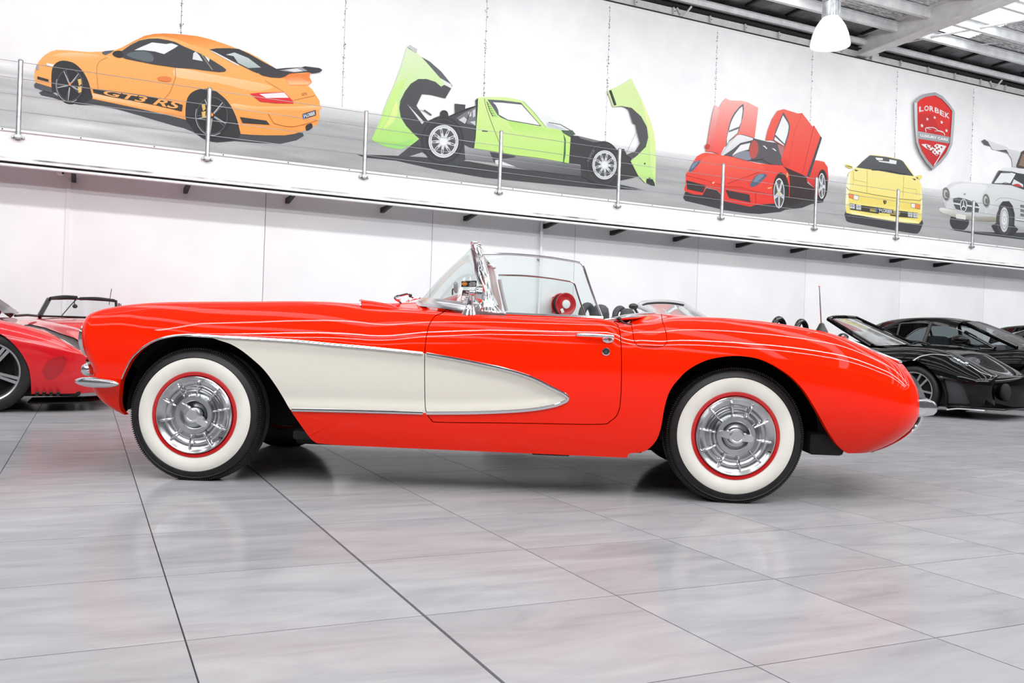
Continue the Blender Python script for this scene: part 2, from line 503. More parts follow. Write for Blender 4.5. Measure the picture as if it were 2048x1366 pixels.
# guard rail on the walkway
rail = empty('guard_rail', Matrix.Translation((0, YF - .03, 2.9)), label='galvanised guard rail of round posts and four thin wires on the walkway', cat='railing')
PX = [-.067, .109, .280, .450, .6205, .7895, .9605, 1.128, 1.3]
zb, zt = 3.16 - 2.9, 4.19 - 2.9
post0 = None
for t in [PX[0] - .1705] + PX + [PX[-1] + .1705, PX[-1] + .341]:
    X = t * YF
    if post0 is None:
        post0 = mk('post', [tube([(0, 0, zb), (0, 0, zt)], .03, 20), ellipsoid((0, 0, zt), (.033, .033, .02), 16, 8)], M_galv, rail)
        mk('base_lug', [bbox(-.075, .075, .012, .03, zb + .01, zb + .05, .006), bbox(-.034, .034, -.03, .03, zb, zb + .06, .006)], M_galv, post0)
        for s in (-1, 1): mk('bolt', [xf(lathe([(.0, -.03), (.012, -.03), (.018, -.015), (.018, 0)], 12), Matrix.Translation((s * .06, .012, zb + .03)))], M_galv, post0)
        o = post0
    else: o = dup(post0, rail)
    o.location = (X, 0, 0)
for z in (4.17, 3.955, 3.74, 3.525):
    mk('wire', tube([(-14, 0, z - 2.9), (34, 0, z - 2.9)], .0042, 6), M_wire, rail)

# service pipe, camera, hose reel
X = atY(1083, 470, 13.93)[0]
pipe = mk('service_pipe', [tube([(X, 13.93, 0), (X, 13.93, 3.19)], .022, 14), tube([(X, 13.93, 2.66), (X, 13.93, 2.70)], .032, 14)], M_wall, label='thin white upright pipe on the wall below the walkway', cat='pipe')
for z in (1.2, 2.2): mk('pipe_clip', [bbox(X - .04, X + .04, 13.945, 13.985, z, z + .03, .004)], M_galv, pipe)
c = atY(122, 345, 13.86)
cctv = empty('security_camera', Matrix.Translation(c), label='small white security camera under the walkway at the left', cat='camera')
mk('housing', [ellipsoid((0, 0, .0), (.06, .055, .045), 20, 12), bbox(-.02, .05, -.03, .13, .02, .06, .006)], M_white, cctv)
mk('lens', [ellipsoid((.025, -.045, -.012), (.016, .016, .016), 14, 8)], M_black, cctv)

c = atY(1124, 608.6, 13.72)
reel = empty('fire_hose_reel', Matrix.Translation(c), label='red fire hose reel with a white hub fixed to the wall behind the car', cat='hose reel')
disc = lathe([(.0, 0), (.05, 0), (.09, .004), (.17, .006), (.19, -.004), (.2, .0), (.202, .012), (.19, .018), (0, .018)], 56)
mk('front_flange', shift(disc, (0.03, -.09, 0)), M_red_enamel, reel)
mk('back_flange', shift(disc, (0.03, .07, 0)), M_red_enamel, reel)
mk('drum', shift(lathe([(.14, -.09), (.14, .09)], 40), (.03, 0, 0)), M_red_enamel, reel)
hose = [(.03 + .165 * math.cos(t), -.065 + .13 * t / (2 * pi * 5), .165 * math.sin(t)) for t in np.linspace(0, 2 * pi * 5, 200)]
mk('hose', tube(hose, .012, 8), M_black, reel)
mk('hub', shift(lathe([(0, -.024), (.06, -.024), (.075, -.018), (.078, 0), (.078, .012)], 36), (.03, -.09, 0)), M_white, reel)
s = math.radians(-25)
lab = Matrix.Translation((-.045, -.099, -.115)) @ Matrix.Rotation(s, 4, 'Y')
mk('label_plate', xf(bbox(-.028, .028, -.002, .002, -.038, .038, .001), lab), M_white, reel)
mk('wall_arm', [bbox(-.02, .08, .08, .26, -.05, .05, .008), bbox(-.06, .12, .24, .26, -.14, .14, .006)], M_red_enamel, reel)

# ------------------------------------------------------------------ roof
def zr(y): return 7.28 + .035 * (14.0 - y)
roof = mk('ceiling', [box(-14, 34, YW + .3, YW + .5, 7.6, 7.62)], M_roofsheet, smooth=False, kind='structure', label='steel roof of corrugated sheet, purlins, a rafter and skylight strips')
# grey eave beam with cleats
mk('eave_beam', [box(-14, 34, YW + .12, YW + .2, 7.0, 7.205)], M_steel, roof, smooth=False)
mk('eave_soffit', [box(-14, 34, YW + .0, YW + .5, 7.215, 7.235)], M_dark, roof, smooth=False)
cl0 = None
for k in range(-3, 26):
    if cl0 is None: cl0 = mk('cleat', [bbox(-.035, .035, YW + .1, YW + .125, 7.09, 7.2, .004), box(-.05, -.035, YW + .06, YW + .125, 7.08, 7.2)], M_steel, roof); mk('cleat_bolt', box(-.008, .008, YW + .09, YW + .102, 7.13, 7.15), M_dark, cl0, smooth=False); o = cl0
    else: o = dup(cl0, roof)
    o.location.x = 3 + .86 * k
br0 = None
for X in (10.05, 13.3 + 5.6):
    if br0 is None: br0 = mk('fly_brace', [tube([(-.13, YW + .09, 7.21), (0, YW + .07, 7.05), (.13, YW - .02, 7.25)], .022, 6), bbox(-.06, .06, YW + .08, YW + .11, 7.0, 7.1, .004)], M_steel, roof); o = br0
    else: o = br0.copy(); COL.objects.link(o)
    o.location.x = X
PY = [13.92, 13.08, 12.3, 11.3, 10.3, 9.1, 7.9, 6.7]
for k, y in enumerate(PY):
    z = zr(y); h = .09 if k == 0 else .17
    mk('purlin', [box(-14, 34, y, y + .012, z, z + h), box(-14, 34, y - .001, y + .075, z - .003, z + .006), box(-14, 34, y - .06, y + .012, z + h - .006, z + h)], M_purlin, roof, smooth=False)
# corrugated sheets between the skylight strips
SKY = [(11.0 + 4.5 * k, 12.1 + 4.5 * k) for k in range(-5, 5)]
def sheet(x0, x1, y0, y1, dz):
    ys = np.arange(y0, y1 + .001, .02); V = []; F = []
    for y in ys:
        z = zr(y) + dz + .012 * (1 if (y / .08) % 1 < .4 else 0)
        V += [(x0, y, z), (x1, y, z)]
    for i in range(len(ys) - 1): F.append((2 * i, 2 * i + 1, 2 * i + 3, 2 * i + 2))
    return np.array(V), F
for a, b_ in zip([-14] + [s_[1] for s_ in SKY], [s_[0] for s_ in SKY] + [34]):
    mk('roof_sheet', sheet(a, b_, 13.0, 14.6, .19), M_roofsheet, roof, smooth=False)
    V, F = sheet(a, b_, -14, 13.02, .185)
    mk('foil_blanket', (V, F), M_foil, roof, smooth=False)
M_sky = bpy.data.materials.new('translucent_skylight'); M_sky.use_nodes = True
nt = M_sky.node_tree; nt.nodes.clear(); o_ = nt.nodes.new('ShaderNodeOutputMaterial'); mx = nt.nodes.new('ShaderNodeMixShader')
t1 = nt.nodes.new('ShaderNodeBsdfTransparent'); t2 = nt.nodes.new('ShaderNodeBsdfTranslucent'); mx.inputs[0].default_value = .3
nt.links.new(t1.outputs[0], mx.inputs[1]); nt.links.new(t2.outputs[0], mx.inputs[2]); nt.links.new(mx.outputs[0], o_.inputs[0])
for a, b_ in SKY:
    mk('skylight', sheet(a, b_, -14, 13.02, .187), M_sky, roof, smooth=False)
    mk('roof_sheet', sheet(a, b_, 13.0, 14.6, .19), M_roofsheet, roof, smooth=False)
# short battens in the strip next to the wall
b0 = None
for k in range(0, 22):
    if b0 is None: b0 = mk('batten', box(-.03, .03, 13.16, 13.86, 7.44, 7.485), M_dark, roof, smooth=False); o = b0
    else: o = b0.copy(); COL.objects.link(o)
    o.location.x = 7.3 + 1.02 * k
# rafter
XR = 14.62
V, F = [], []
def raf(x0, x1, z0, z1):
    pts = []
    for y in (14.1, -13.0):
        z = 7.05 + .022 * (13.9 - y)
        pts.append([(x0, y, z + z0), (x1, y, z + z0), (x1, y, z + z1), (x0, y, z + z1)])
    return loft(pts)
mk('rafter', [raf(XR - .01, XR + .01, .015, .43), raf(XR - .13, XR + .13, 0, .022), raf(XR - .13, XR + .13, .42, .442)], M_steel, roof, smooth=False)
mk('column', [box(XR + .35, XR + .55, YW + .05, YW + .25, 0, 7.3)], M_steel, roof, smooth=False)
mk('tie_rod', [tube([(15.1, 13.9, 7.33), (17.3, 10.2, 7.52)], .028, 8)], M_purlin, roof)
mk('bridging', [tube([(9.2, 13.0, 7.4), (9.9, 9.0, 7.5)], .018, 6), tube([(12.6, 13.0, 7.4), (13.4, 9.0, 7.5)], .018, 6), tube([(16.9, 13.05, 7.42), (18.3, 11.2, 7.46)], .014, 6)], M_purlin, roof)

# ------------------------------------------------------------------ pendant lamp
d = ray(1660, 92); c = d * 11.8 + np.array([0, 0, HCAM])
lamp = empty('pendant_lamp', Matrix.Translation(c), label='white bell shaped high bay lamp hanging below the steel rafter', cat='lamp')
M_shade = bpy.data.materials.new('lit_acrylic'); M_shade.use_nodes = True
b = M_shade.node_tree.nodes['Principled BSDF']; b.inputs['Base Color'].default_value = (.95, .95, .95, 1); b.inputs['Roughness'].default_value = .15
b.inputs['Emission Color'].default_value = (1, 1, 1, 1); b.inputs['Emission Strength'].default_value = .25; b.inputs['Alpha'].default_value = .6
M_bulb = bpy.data.materials.new('glowing_bulb'); M_bulb.use_nodes = True
b = M_bulb.node_tree.nodes['Principled BSDF']; b.inputs['Emission Color'].default_value = (1, 1, 1, 1); b.inputs['Emission Strength'].default_value = 6
def yup(VF): return xf(VF, Matrix.Rotation(math.radians(90), 4, 'X'))   # lathe axis y -> z
k = .255
mk('shade', yup(lathe([(k, 0), (k * 1.01, .01), (k * .98, .06), (k * .9, .15), (k * .75, .25), (k * .55, .33), (k * .42, .37), (k * .4, .36), (k * .52, .32), (k * .72, .24), (k * .87, .15), (k * .95, .06), (k * .98, .0), (k, 0)], 56)), M_shade, lamp)
ribs = [(.105 + .006 * (i % 2), .37 + .02 * i) for i in range(2)]
mk('gear_housing', yup(lathe([(0, .36), (.105, .36), (.11, .40), (.108, .57), (.118, .575), (.118, .60), (.05, .64), (0, .64)], 40)), M_galv, lamp)
for i in range(18):
    a = i * 2 * pi / 18
    mk('cooling_fin', xf(box(.1, .118, -.004, .004, .38, .57), Matrix.Rotation(a, 4, 'Z')), M_galv, lamp, smooth=False)
mk('bulb', [ellipsoid((0, 0, .2), (.06, .06, .09), 20, 12)], M_bulb, lamp)
mk('suspension_rod', [tube([(0, 0, .63), (0, 0, 7.4 - c[2])], .008, 8)], M_galv, lamp)
mk('power_cord', [tube(crom([(.2, .2, .12), (.24, .2, .5), (.3, .2, 1.2), (.34, .2, 7.4 - c[2])], 6), .007, 6)], M_white, lamp)

# ------------------------------------------------------------------ printed wall mural
M_print = bpy.data.materials.new('mural_print'); M_print.use_nodes = True
nt = M_print.node_tree; b = nt.nodes['Principled BSDF']; b.inputs['Roughness'].default_value = .55; b.inputs['Specular IOR Level'].default_value = .3
at_ = nt.nodes.new('ShaderNodeAttribute'); at_.attribute_name = 'ink'
nz = nt.nodes.new('ShaderNodeTexNoise'); nz.inputs['Scale'].default_value = 60; nz.inputs['Detail'].default_value = 3
mr_ = nt.nodes.new('ShaderNodeMapRange'); mr_.inputs['To Min'].default_value = .9; mr_.inputs['To Max'].default_value = 1.1
mixc = nt.nodes.new('ShaderNodeMix'); mixc.data_type = 'RGBA'; mixc.blend_type = 'MULTIPLY'; mixc.inputs['Factor'].default_value = 1
gp = nt.nodes.new('ShaderNodeNewGeometry')
nt.links.new(gp.outputs['Position'], nz.inputs['Vector']); nt.links.new(nz.outputs['Fac'], mr_.inputs[0])
nt.links.new(at_.outputs['Color'], mixc.inputs[6]); nt.links.new(mr_.outputs[0], mixc.inputs[7]); nt.links.new(mixc.outputs[2], b.inputs['Base Color'])

YM = YW - .024
class Print:
    """a flat print on the mural wall, made of coloured outlines laid over each other"""
    def __init__(s, name, label, cat, crop, step=.00016):
        s.root = empty(name, label=label, cat=cat); s.crop = crop; s.k = 0; s.parts = {}; s.step = step; s.first = None
    def c(s, pts, crop=None):
        ox, oy, sc = crop or s.crop
        return np.array([(ox + p[0] / sc, oy + p[1] / sc) for p in pts], float)
    def raw(s, part, P, F, col, Y=None):
        """P pixels, F faces, col one colour or one per vertex"""
        s.k += 1; y = (YM - .001 - s.step * s.k) if Y is None else Y
        W = np.array([atY(p[0], p[1], y) for p in P])
        C = np.broadcast_to(np.asarray(col, float), (len(P), 3))
        s.parts.setdefault(part, []).append((W, F, C))
    def fill(s, part, pts, col, col2=None, axis='y', sm=0, crop=None, px=False):
        P = np.asarray(pts, float) if px else s.c(pts, crop)
        if sm: P = crom(P, sm, True)
        F = [tuple(t) for t in tessellate_polygon([[Vector((p[0], p[1], 0)) for p in P]])]
        col = np.asarray(col, float)
        if col2 is not None:
            q = P[:, 1] if axis == 'y' else P[:, 0]; t = (q - q.min()) / (np.ptp(q) + 1e-9)
            col = col * (1 - t[:, None]) + np.asarray(col2, float) * t[:, None]
        s.raw(part, P, F, col)
    def line(s, part, pts, w, col, crop=None, sm=0, closed=False):
        P = s.c(pts, crop)
        if sm: P = crom(P, sm, closed)
        if closed: P = np.concatenate([P, P[:1]])
        T = np.gradient(P, axis=0); T /= np.maximum(np.linalg.norm(T, axis=1), 1e-9)[:, None]
        Nn = np.stack([-T[:, 1], T[:, 0]], -1) * w / 2
        V = np.concatenate([P + Nn, P - Nn]); n = len(P)
        s.raw(part, V, [(i, i + 1, n + i + 1, n + i) for i in range(n - 1)], col)
    def ell(s, part, cx, cy_, rx, ry, col, rot=0, crop=None, col2=None, n=40):
        t = np.arange(n) * 2 * pi / n; x = rx * np.cos(t); y = ry * np.sin(t); a = math.radians(rot)
        s.fill(part, np.stack([cx + x * math.cos(a) - y * math.sin(a), cy_ + x * math.sin(a) + y * math.cos(a)], -1), col, col2, crop=crop)
    def ring(s, part, cx, cy_, rx, ry, w, col, a0=0, a1=360, crop=None):
        t = np.radians(np.linspace(a0, a1, 40))
        s.line(part, np.stack([cx + rx * np.cos(t), cy_ + ry * np.sin(t)], -1), w, col, crop)
    def spokes(s, part, cx, cy_, rx, ry, n, ph, r0, r1, w0, w1, col, crop=None):
        for i in range(n):
            a = ph + i * 2 * pi / n; d_ = np.array([math.cos(a), math.sin(a)]); q = np.array([-d_[1], d_[0]])
            pts = [d_ * r0 + q * w0, d_ * r1 + q * w1, d_ * r1 - q * w1, d_ * r0 - q * w0]
            s.fill(part, [(cx + p[0] * rx, cy_ + p[1] * ry) for p in pts], col, crop=crop)
    def text(s, part, body, quad, col, crop=None, bold=.0):
        T, F = text_mesh(body, bold); q = s.c(quad, crop)   # tl, tr, br, bl
        u, v = T[:, :1], 1 - T[:, 1:2]
        s.raw(part, q[0] * (1 - u) * (1 - v) + q[1] * u * (1 - v) + q[2] * u * v + q[3] * (1 - u) * v, F, col)
    def done(s):
        todo = []
        for part, L in s.parts.items():        # separate patches of one kind become separate parts
            G = []
            for q in L:
                lo, hi = q[0].min(0), q[0].max(0); hit = [g for g in G if (lo[0] < g[1][0] and hi[0] > g[0][0] and lo[2] < g[1][2] and hi[2] > g[0][2])]
                g = [lo, hi, []]
                for k_ in hit: g = [np.minimum(g[0], k_[0]), np.maximum(g[1], k_[1]), g[2] + k_[2]]; G = [x for x in G if x is not k_]
                g[2].append(q); G.append(g)
            todo += [(part, g[2]) for g in G]
        for part, L in todo:
            V, F = join([(W, F_) for W, F_, C in L]); C = np.concatenate([C for W, F_, C in L])
            o = mk(part, (V, F), M_print, s.root, smooth=False)
            a = o.data.color_attributes.new('ink', 'FLOAT_COLOR', 'POINT')
            a.data.foreach_set('color', np.concatenate([lin(np.clip(C * INK, 0, 255)), np.ones((len(C), 1))], 1).ravel())
        return s.root
INK = .95
P1 = (0, 0, 1.)
DK = (48, 48, 52); DK2 = (62, 63, 67)

# the grey road that runs under all the printed cars
pr = Print('mural_road', 'grey printed road along the foot of the wall mural', 'mural print', P1, .0002)
top = [(-400, 62), (0, 118), (345, 166), (690, 215), (1010, 259), (1330, 303), (1660, 349), (1990, 395), (2400, 452)]
zt_ = [atY(p[0], p[1], YM)[2] for p in top]; xt_ = [atY(p[0], p[1], YM)[0] for p in top]
xs_ = np.linspace(-5, 21, 300); gx = np.interp(xs_, xt_, zt_)
rows = 26; V = []; C = []
r1 = rng.normal(0, 1, (rows, 300))
for _ in range(3): r1 = (r1 + np.roll(r1, 1, 1) + np.roll(r1, -1, 1) + np.roll(r1, 2, 1) + np.roll(r1, -2, 1)) / 5
r1 /= r1.std()
for j in range(rows):
    f = (j / (rows - 1)) ** 1.2
    for i, x in enumerate(xs_):
        V.append((x, YM - .0008, gx[i] * (1 - f) + 3.1 * f))
        base = 222 - 52 * min(1, f * 5) - 12 * f
        light = 34 * max(0, 1 - (x + 1) / 3.5) if x > -2 else 34
        g = base + min(light, 30) * (.5 + .5 * f) + 5 * r1[j, i] * (1.6 if x < 3 else .7)
        C.append((g, g + .5, g + 2))
F = [(j * 300 + i, j * 300 + i + 1, (j + 1) * 300 + i + 1, (j + 1) * 300 + i) for j in range(rows - 1) for i in range(299)]
o = mk('road_surface', (np.array(V), F), M_print, pr.root, smooth=False)
a = o.data.color_attributes.new('ink', 'FLOAT_COLOR', 'POINT'); a.data.foreach_set('color', np.concatenate([lin(np.clip(C, 0, 255)), np.ones((len(C), 1))], 1).ravel())

# --- orange coupe
C1 = (50, 50, 5.463); C2 = (350, 50, 5.464)
def c2(p): return [(x + 1639, y) for x, y in p]
p = Print('mural_coupe', 'orange coupe with a black rear wing, seen from behind, printed on the mural', 'mural print', C1)
OR, OR2, ORD, ORL = (252, 178, 100), (250, 160, 72), (240, 140, 60), (253, 208, 160)
p.fill('ground_shadow', [(150, 740), (200, 715), (300, 740), (450, 830), (735, 805), (1100, 880), (1639, 1005)] + c2([(120, 1030), (300, 1150), (720, 1190), (1200, 1200), (1390, 1170), (1410, 1210), (1330, 1260), (1150, 1300), (900, 1290), (650, 1270), (450, 1285), (300, 1240), (200, 1170), (100, 1130), (0, 1105)]) + [(1450, 1050), (1250, 990), (1000, 920), (800, 880), (600, 875), (450, 845), (300, 795), (180, 770)], (70, 72, 76))
body = [(125, 440), (160, 390), (215, 330), (280, 290), (345, 272), (450, 275), (560, 285), (700, 295), (850, 290), (985, 272), (1060, 245), (1180, 180), (1300, 120), (1400, 98), (1500, 92), (1639, 97)] + c2([(100, 105), (250, 122), (400, 160), (540, 205), (660, 250), (800, 300), (900, 350), (1000, 410), (1110, 480), (1240, 530), (1480, 518), (1470, 570), (1498, 625), (1450, 660), (1500, 705), (1535, 760), (1580, 830), (1586, 900), (1575, 960), (1585, 1010), (1562, 1080), (1450, 1140), (1400, 1160), (1300, 1190), (1200, 1205), (1000, 1205), (850, 1200), (720, 1190), (640, 1000), (300, 800), (118, 1035)]) + [(1500, 968), (1100, 882), (735, 806), (600, 600), (300, 600), (290, 682), (110, 632), (100, 560), (105, 500)]
p.fill('body', body, (253, 186, 112), (250, 160, 76))
p.fill('body', [(1060, 245), (1180, 180), (1300, 120), (1400, 98), (1500, 92), (1639, 97)] + c2([(100, 105), (250, 122), (400, 160), (540, 205), (660, 250), (600, 252), (450, 255), (370, 268), (180, 215), (0, 150)]) + [(1500, 125), (1380, 128), (1250, 165), (1120, 235), (1045, 290), (1000, 275)], ORD, OR)
p.fill('body', c2([(20, 470), (350, 530), (700, 590), (1040, 660), (1030, 700), (850, 720), (500, 640), (200, 600), (0, 560)]), ORL, (252, 190, 125), sm=4)
p.fill('body', [(300, 330), (500, 300), (800, 330), (760, 360), (560, 380), (380, 350)], ORL, OR, sm=4)
p.fill('body', [(735, 745), (1100, 810), (1639, 930), (1639, 985), (1100, 862), (735, 790)], ORL, (250, 165, 85))
p.fill('body', c2([(640, 860), (900, 890), (1300, 890), (1570, 880), (1570, 930), (1250, 940), (900, 950), (650, 900)]), ORL, OR2, sm=4)
p.fill('body', c2([(1240, 530), (1400, 530), (1480, 520), (1470, 570), (1498, 625), (1440, 665), (1250, 660), (1210, 590), (1160, 575)]), (238, 128, 62), (246, 150, 80))
p.fill('body', c2([(1215, 590), (1350, 545), (1410, 600), (1490, 620), (1450, 650), (1250, 652)]), (230, 118, 55), (252, 200, 150))
p.fill('wheel_arch', [(290, 690), (288, 560), (300, 470), (340, 415), (400, 390), (470, 395), (540, 420), (610, 480), (660, 550), (700, 640), (725, 740), (735, 805), (640, 850), (560, 862), (470, 845), (400, 795), (340, 740), (300, 740)], DK, sm=3)
p.fill('wheel_arch', c2([(118, 1030), (116, 900), (135, 800), (180, 740), (250, 705), (340, 695), (430, 715), (510, 770), (580, 840), (640, 940), (680, 1040), (705, 1140), (715, 1190), (690, 1230), (600, 1270), (450, 1282), (330, 1255), (230, 1180), (150, 1080)]), DK, sm=3)
for nm, (cx, cy_), (rx, ry), cal in (('wheel', (490, 655), (150, 185), (600, 665)), ('wheel', (1639 + 405, 990), (180, 215), (1639 + 315, 940))):
    p.ell(nm, cx, cy_ + 20, rx * 1.05, ry * 1.05, (40, 40, 44), -12)
    p.ring(nm, cx, cy_, rx, ry, 1.1, (190, 192, 196), 60, 200)
    p.ring(nm, cx, cy_, rx * .93, ry * .93, .7, (120, 122, 126), 0, 360)
    p.spokes(nm, cx, cy_, rx, ry, 5, .45, .15, .92, .05, .025, (176, 178, 182))
    p.spokes(nm, cx, cy_, rx, ry, 5, .62, .2, .9, .012, .012, (120, 122, 126))
    p.fill('brake_caliper', [(cal[0] - 25, cal[1] - 70), (cal[0] + 12, cal[1] - 80), (cal[0] + 20, cal[1] - 20), (cal[0] - 10, cal[1])], (226, 190, 110))
    p.fill('brake_caliper', [(cal[0] - 25, cal[1] + 10), (cal[0] + 20, cal[1]), (cal[0] + 15, cal[1] + 70), (cal[0] - 15, cal[1] + 75)], (226, 190, 110))
    p.ell(nm, cx, cy_ - 10, 14, 18, (240, 150, 80))
side = [(1060, 350), (1050, 290), (1150, 220), (1250, 170), (1350, 150), (1450, 147), (1560, 165), (1639, 185)] + c2([(100, 235), (250, 300), (400, 380), (520, 455), (562, 490), (545, 510), (480, 515), (350, 500), (200, 480), (0, 465)]) + [(1400, 430), (1200, 390), (1100, 370)]
p.fill('side_window', side, (66, 67, 72))
p.fill('side_window', [(1195, 275), (1280, 235), (1390, 190), (1540, 208), (1600, 200), (1639, 212)] + c2([(35, 225), (0, 250)]) + [(1520, 318), (1420, 290), (1300, 275)], (240, 244, 246))
p.fill('side_window', [(1110, 320), (1200, 290), (1330, 290), (1400, 340), (1390, 400), (1280, 390), (1150, 350)], (96, 108, 114), sm=3)
p.fill('side_window', c2([(192, 375), (200, 310), (225, 290), (265, 330), (305, 395)]), (225, 232, 236))
p.fill('side_window', c2([(320, 335), (378, 370), (370, 405)]), (225, 232, 236))
p.line('side_window', c2([(280, 310), (410, 490)]), 2.2, (150, 140, 120))
p.fill('door_mirror', [(955, 320), (975, 290), (1020, 280), (1062, 290), (1072, 345), (1030, 358), (985, 345)], DK, sm=3)
p.fill('windscreen', [(840, 300), (870, 285), (975, 275), (940, 300), (880, 328), (850, 315)], (88, 96, 104))
p.fill('rear_window', c2([(375, 268), (450, 255), (600, 252), (700, 262), (820, 320), (960, 400), (1110, 480), (900, 525), (850, 505), (700, 430), (550, 350), (450, 305)]), (58, 60, 64))
p.fill('rear_window', c2([(555, 325), (650, 300), (800, 360), (940, 465), (800, 470), (690, 415), (640, 340)]), (206, 218, 216), (170, 184, 182))
p.fill('rear_window', c2([(385, 272), (470, 312), (700, 436), (690, 446), (560, 378), (400, 288)]), (232, 238, 240))
p.fill('rear_wing', c2([(905, 520), (940, 490), (1100, 480), (1200, 470), (1390, 460), (1420, 450), (1580, 470), (1612, 492), (1580, 517), (1500, 527), (1450, 510), (1250, 530), (1200, 562), (1150, 578), (1050, 572), (950, 550)]), (60, 60, 64))
p.fill('rear_wing', c2([(1140, 495), (1380, 463), (1450, 500), (1300, 517)]), (160, 162, 166))
p.fill('rear_wing', c2([(1200, 490), (1330, 475), (1400, 505), (1300, 512)]), (225, 227, 230))
p.fill('tail_light', c2([(820, 750), (900, 742), (1190, 732), (1240, 780), (1290, 830), (1295, 858), (1100, 855), (930, 838)]), (222, 40, 48))
p.fill('tail_light', c2([(920, 755), (1190, 737), (1245, 795), (1000, 797)]), (240, 232, 234))
p.fill('black_strip', c2([(708, 1005), (1000, 1045), (1036, 1090), (740, 1070)]), DK)
p.fill('black_strip', [(135, 560), (258, 595), (258, 620), (135, 590)], DK)
p.fill('front_lip', [(100, 650), (120, 630), (290, 682), (300, 742), (200, 716), (105, 682)], (84, 88, 94))
p.fill('indicator', [(235, 415), (320, 430), (300, 455), (235, 440)], (245, 240, 236))
p.ell('headlamp', 135, 465, 14, 28, (150, 165, 180))
p.fill('side_stripe', [(740, 697), (850, 707), (1300, 768), (1639, 845)] + c2([(85, 875), (75, 945)]) + [(1639, 925), (1450, 880), (1200, 830), (900, 775), (750, 738)], (50, 48, 48))
p.text('side_lettering', 'GT3 RS', [(880, 712), (1730, 850), (1650, 918), (840, 758)], (252, 176, 98), bold=.02)
p.fill('exhaust', c2([(1430, 1100), (1490, 1075), (1500, 1120), (1440, 1155)]), (40, 40, 44), sm=4)
p.fill('number_plate', c2([(1392, 972), (1537, 928), (1542, 985), (1400, 1030)]), (44, 48, 70))
p.fill('number_plate', c2([(1392, 972), (1402, 969), (1409, 1027), (1400, 1030)]), (86, 110, 190))
p.text('number_plate', 'V\u2022LORBEK', c2([(1404, 978), (1530, 940), (1533, 980), (1408, 1020)]), (236, 238, 242), bold=.02)
p.line('panel_lines', [(900, 355), (830, 385), (790, 440), (785, 540), (800, 700)], .5, (120, 70, 40), sm=4)
p.line('panel_lines', c2([(0, 470), (6, 560), (-20, 650), (-60, 740), (-120, 810)]), .6, (110, 60, 40), sm=4)
p.line('panel_lines', c2([(980, 600), (1040, 640), (1190, 730)]), .5, (150, 90, 50))
p.line('panel_lines', c2([(1295, 822), (1530, 770)]), .6, (150, 90, 50))
p.line('panel_lines', c2([(1020, 970), (1060, 1040), (1100, 1080), (1300, 1110), (1560, 1040)]), .9, (170, 90, 40), sm=3)
p.fill('door_handle', [(1450, 575), (1520, 560), (1600, 580), (1580, 615), (1480, 610)], (232, 130, 70), sm=3)
p.text('panel_lines', 'GT3', c2([(1385, 745), (1440, 738), (1440, 765), (1385, 772)]), (110, 70, 40))
p.done()

# --- green coupe with both clamshells open
C3 = (730, 80, 5.254); C4 = (940, 170, 6.208); C5 = (1130, 130, 5.255); C6g = (680, 60, 3.103)
p = Print('mural_open_coupe', 'lime green coupe with raised front and rear body shells printed on the mural', 'mural print', C3)
GA, GB = (216, 240, 172), (176, 226, 118)
p.fill('ground_shadow', [(105, 772), (300, 778), (500, 788), (800, 815), (1000, 850), (1500, 905), (1900, 995), (1600, 985), (1200, 948), (900, 918), (600, 868), (350, 812), (150, 792)], (66, 68, 70), crop=C6g)
p.fill('chassis', [(570, 735), (660, 850), (800, 790), (800, 750), (870, 760), (880, 800), (945, 770), (942, 668), (1056, 680), (1052, 722), (1165, 690), (1160, 630), (1195, 608), (1200, 900), (1150, 1130), (1090, 1240), (1000, 1290), (700, 1250), (600, 1180), (460, 1225), (340, 1225), (470, 1120)], (74, 75, 78))
p.fill('engine', [(960, 820), (1050, 760), (1165, 700), (1165, 900), (1080, 880), (1000, 850)], (120, 122, 126))
for q in ([(985, 840), (1040, 805), (1075, 840), (1050, 880)], [(1085, 760), (1115, 745), (1120, 800), (1090, 805)], [(1130, 740), (1160, 725), (1160, 800), (1135, 815)], [(1100, 860), (1160, 850), (1160, 900)]): p.fill('engine', q, (205, 208, 210))
p.line('engine', [(890, 800), (1165, 695)], 2.2, (40, 40, 42)); p.line('engine', [(1060, 880), (1110, 740)], 1.5, (50, 50, 52)); p.ell('engine', 830, 775, 42, 38, (58, 60, 62))
p.fill('clamshell_lining', [(480, 460), (560, 410), (650, 410), (740, 440), (800, 490), (835, 465), (905, 510), (845, 612), (700, 575), (600, 565), (540, 690), (570, 735), (650, 850), (610, 890), (590, 1010), (570, 1045), (500, 1000), (420, 900), (365, 810), (350, 720), (360, 640), (410, 540)], (82, 82, 86), (66, 66, 70))
p.fill('clamshell_lining', [(580, 170), (680, 225), (800, 330), (905, 460), (925, 490), (780, 400), (700, 300)], (100, 102, 106))
p.fill('clamshell_lining', [(790, 400), (905, 465), (918, 512), (830, 470)], (228, 230, 232))
p.fill('rear_clamshell', [(440, 80), (545, 135), (580, 165), (650, 240), (720, 320), (790, 400), (835, 470), (800, 490), (740, 440), (650, 410), (560, 410), (480, 460), (420, 540), (370, 640), (360, 720), (375, 810), (430, 900), (510, 985), (570, 1040), (480, 1110), (380, 1150), (220, 1125), (67, 1050), (110, 950), (160, 830), (210, 700), (260, 580), (320, 440), (380, 280)], (226, 242, 204), (172, 226, 112))
p.fill('rear_clamshell', [(330, 470), (440, 400), (520, 330), (430, 440), (330, 620), (230, 830), (150, 960), (120, 1000), (200, 800)], (206, 238, 150), (196, 236, 128), sm=3)
p.fill('rear_clamshell', [(330, 640), (345, 760), (280, 880), (190, 930), (250, 830)], (226, 240, 160), (214, 238, 140), sm=3)
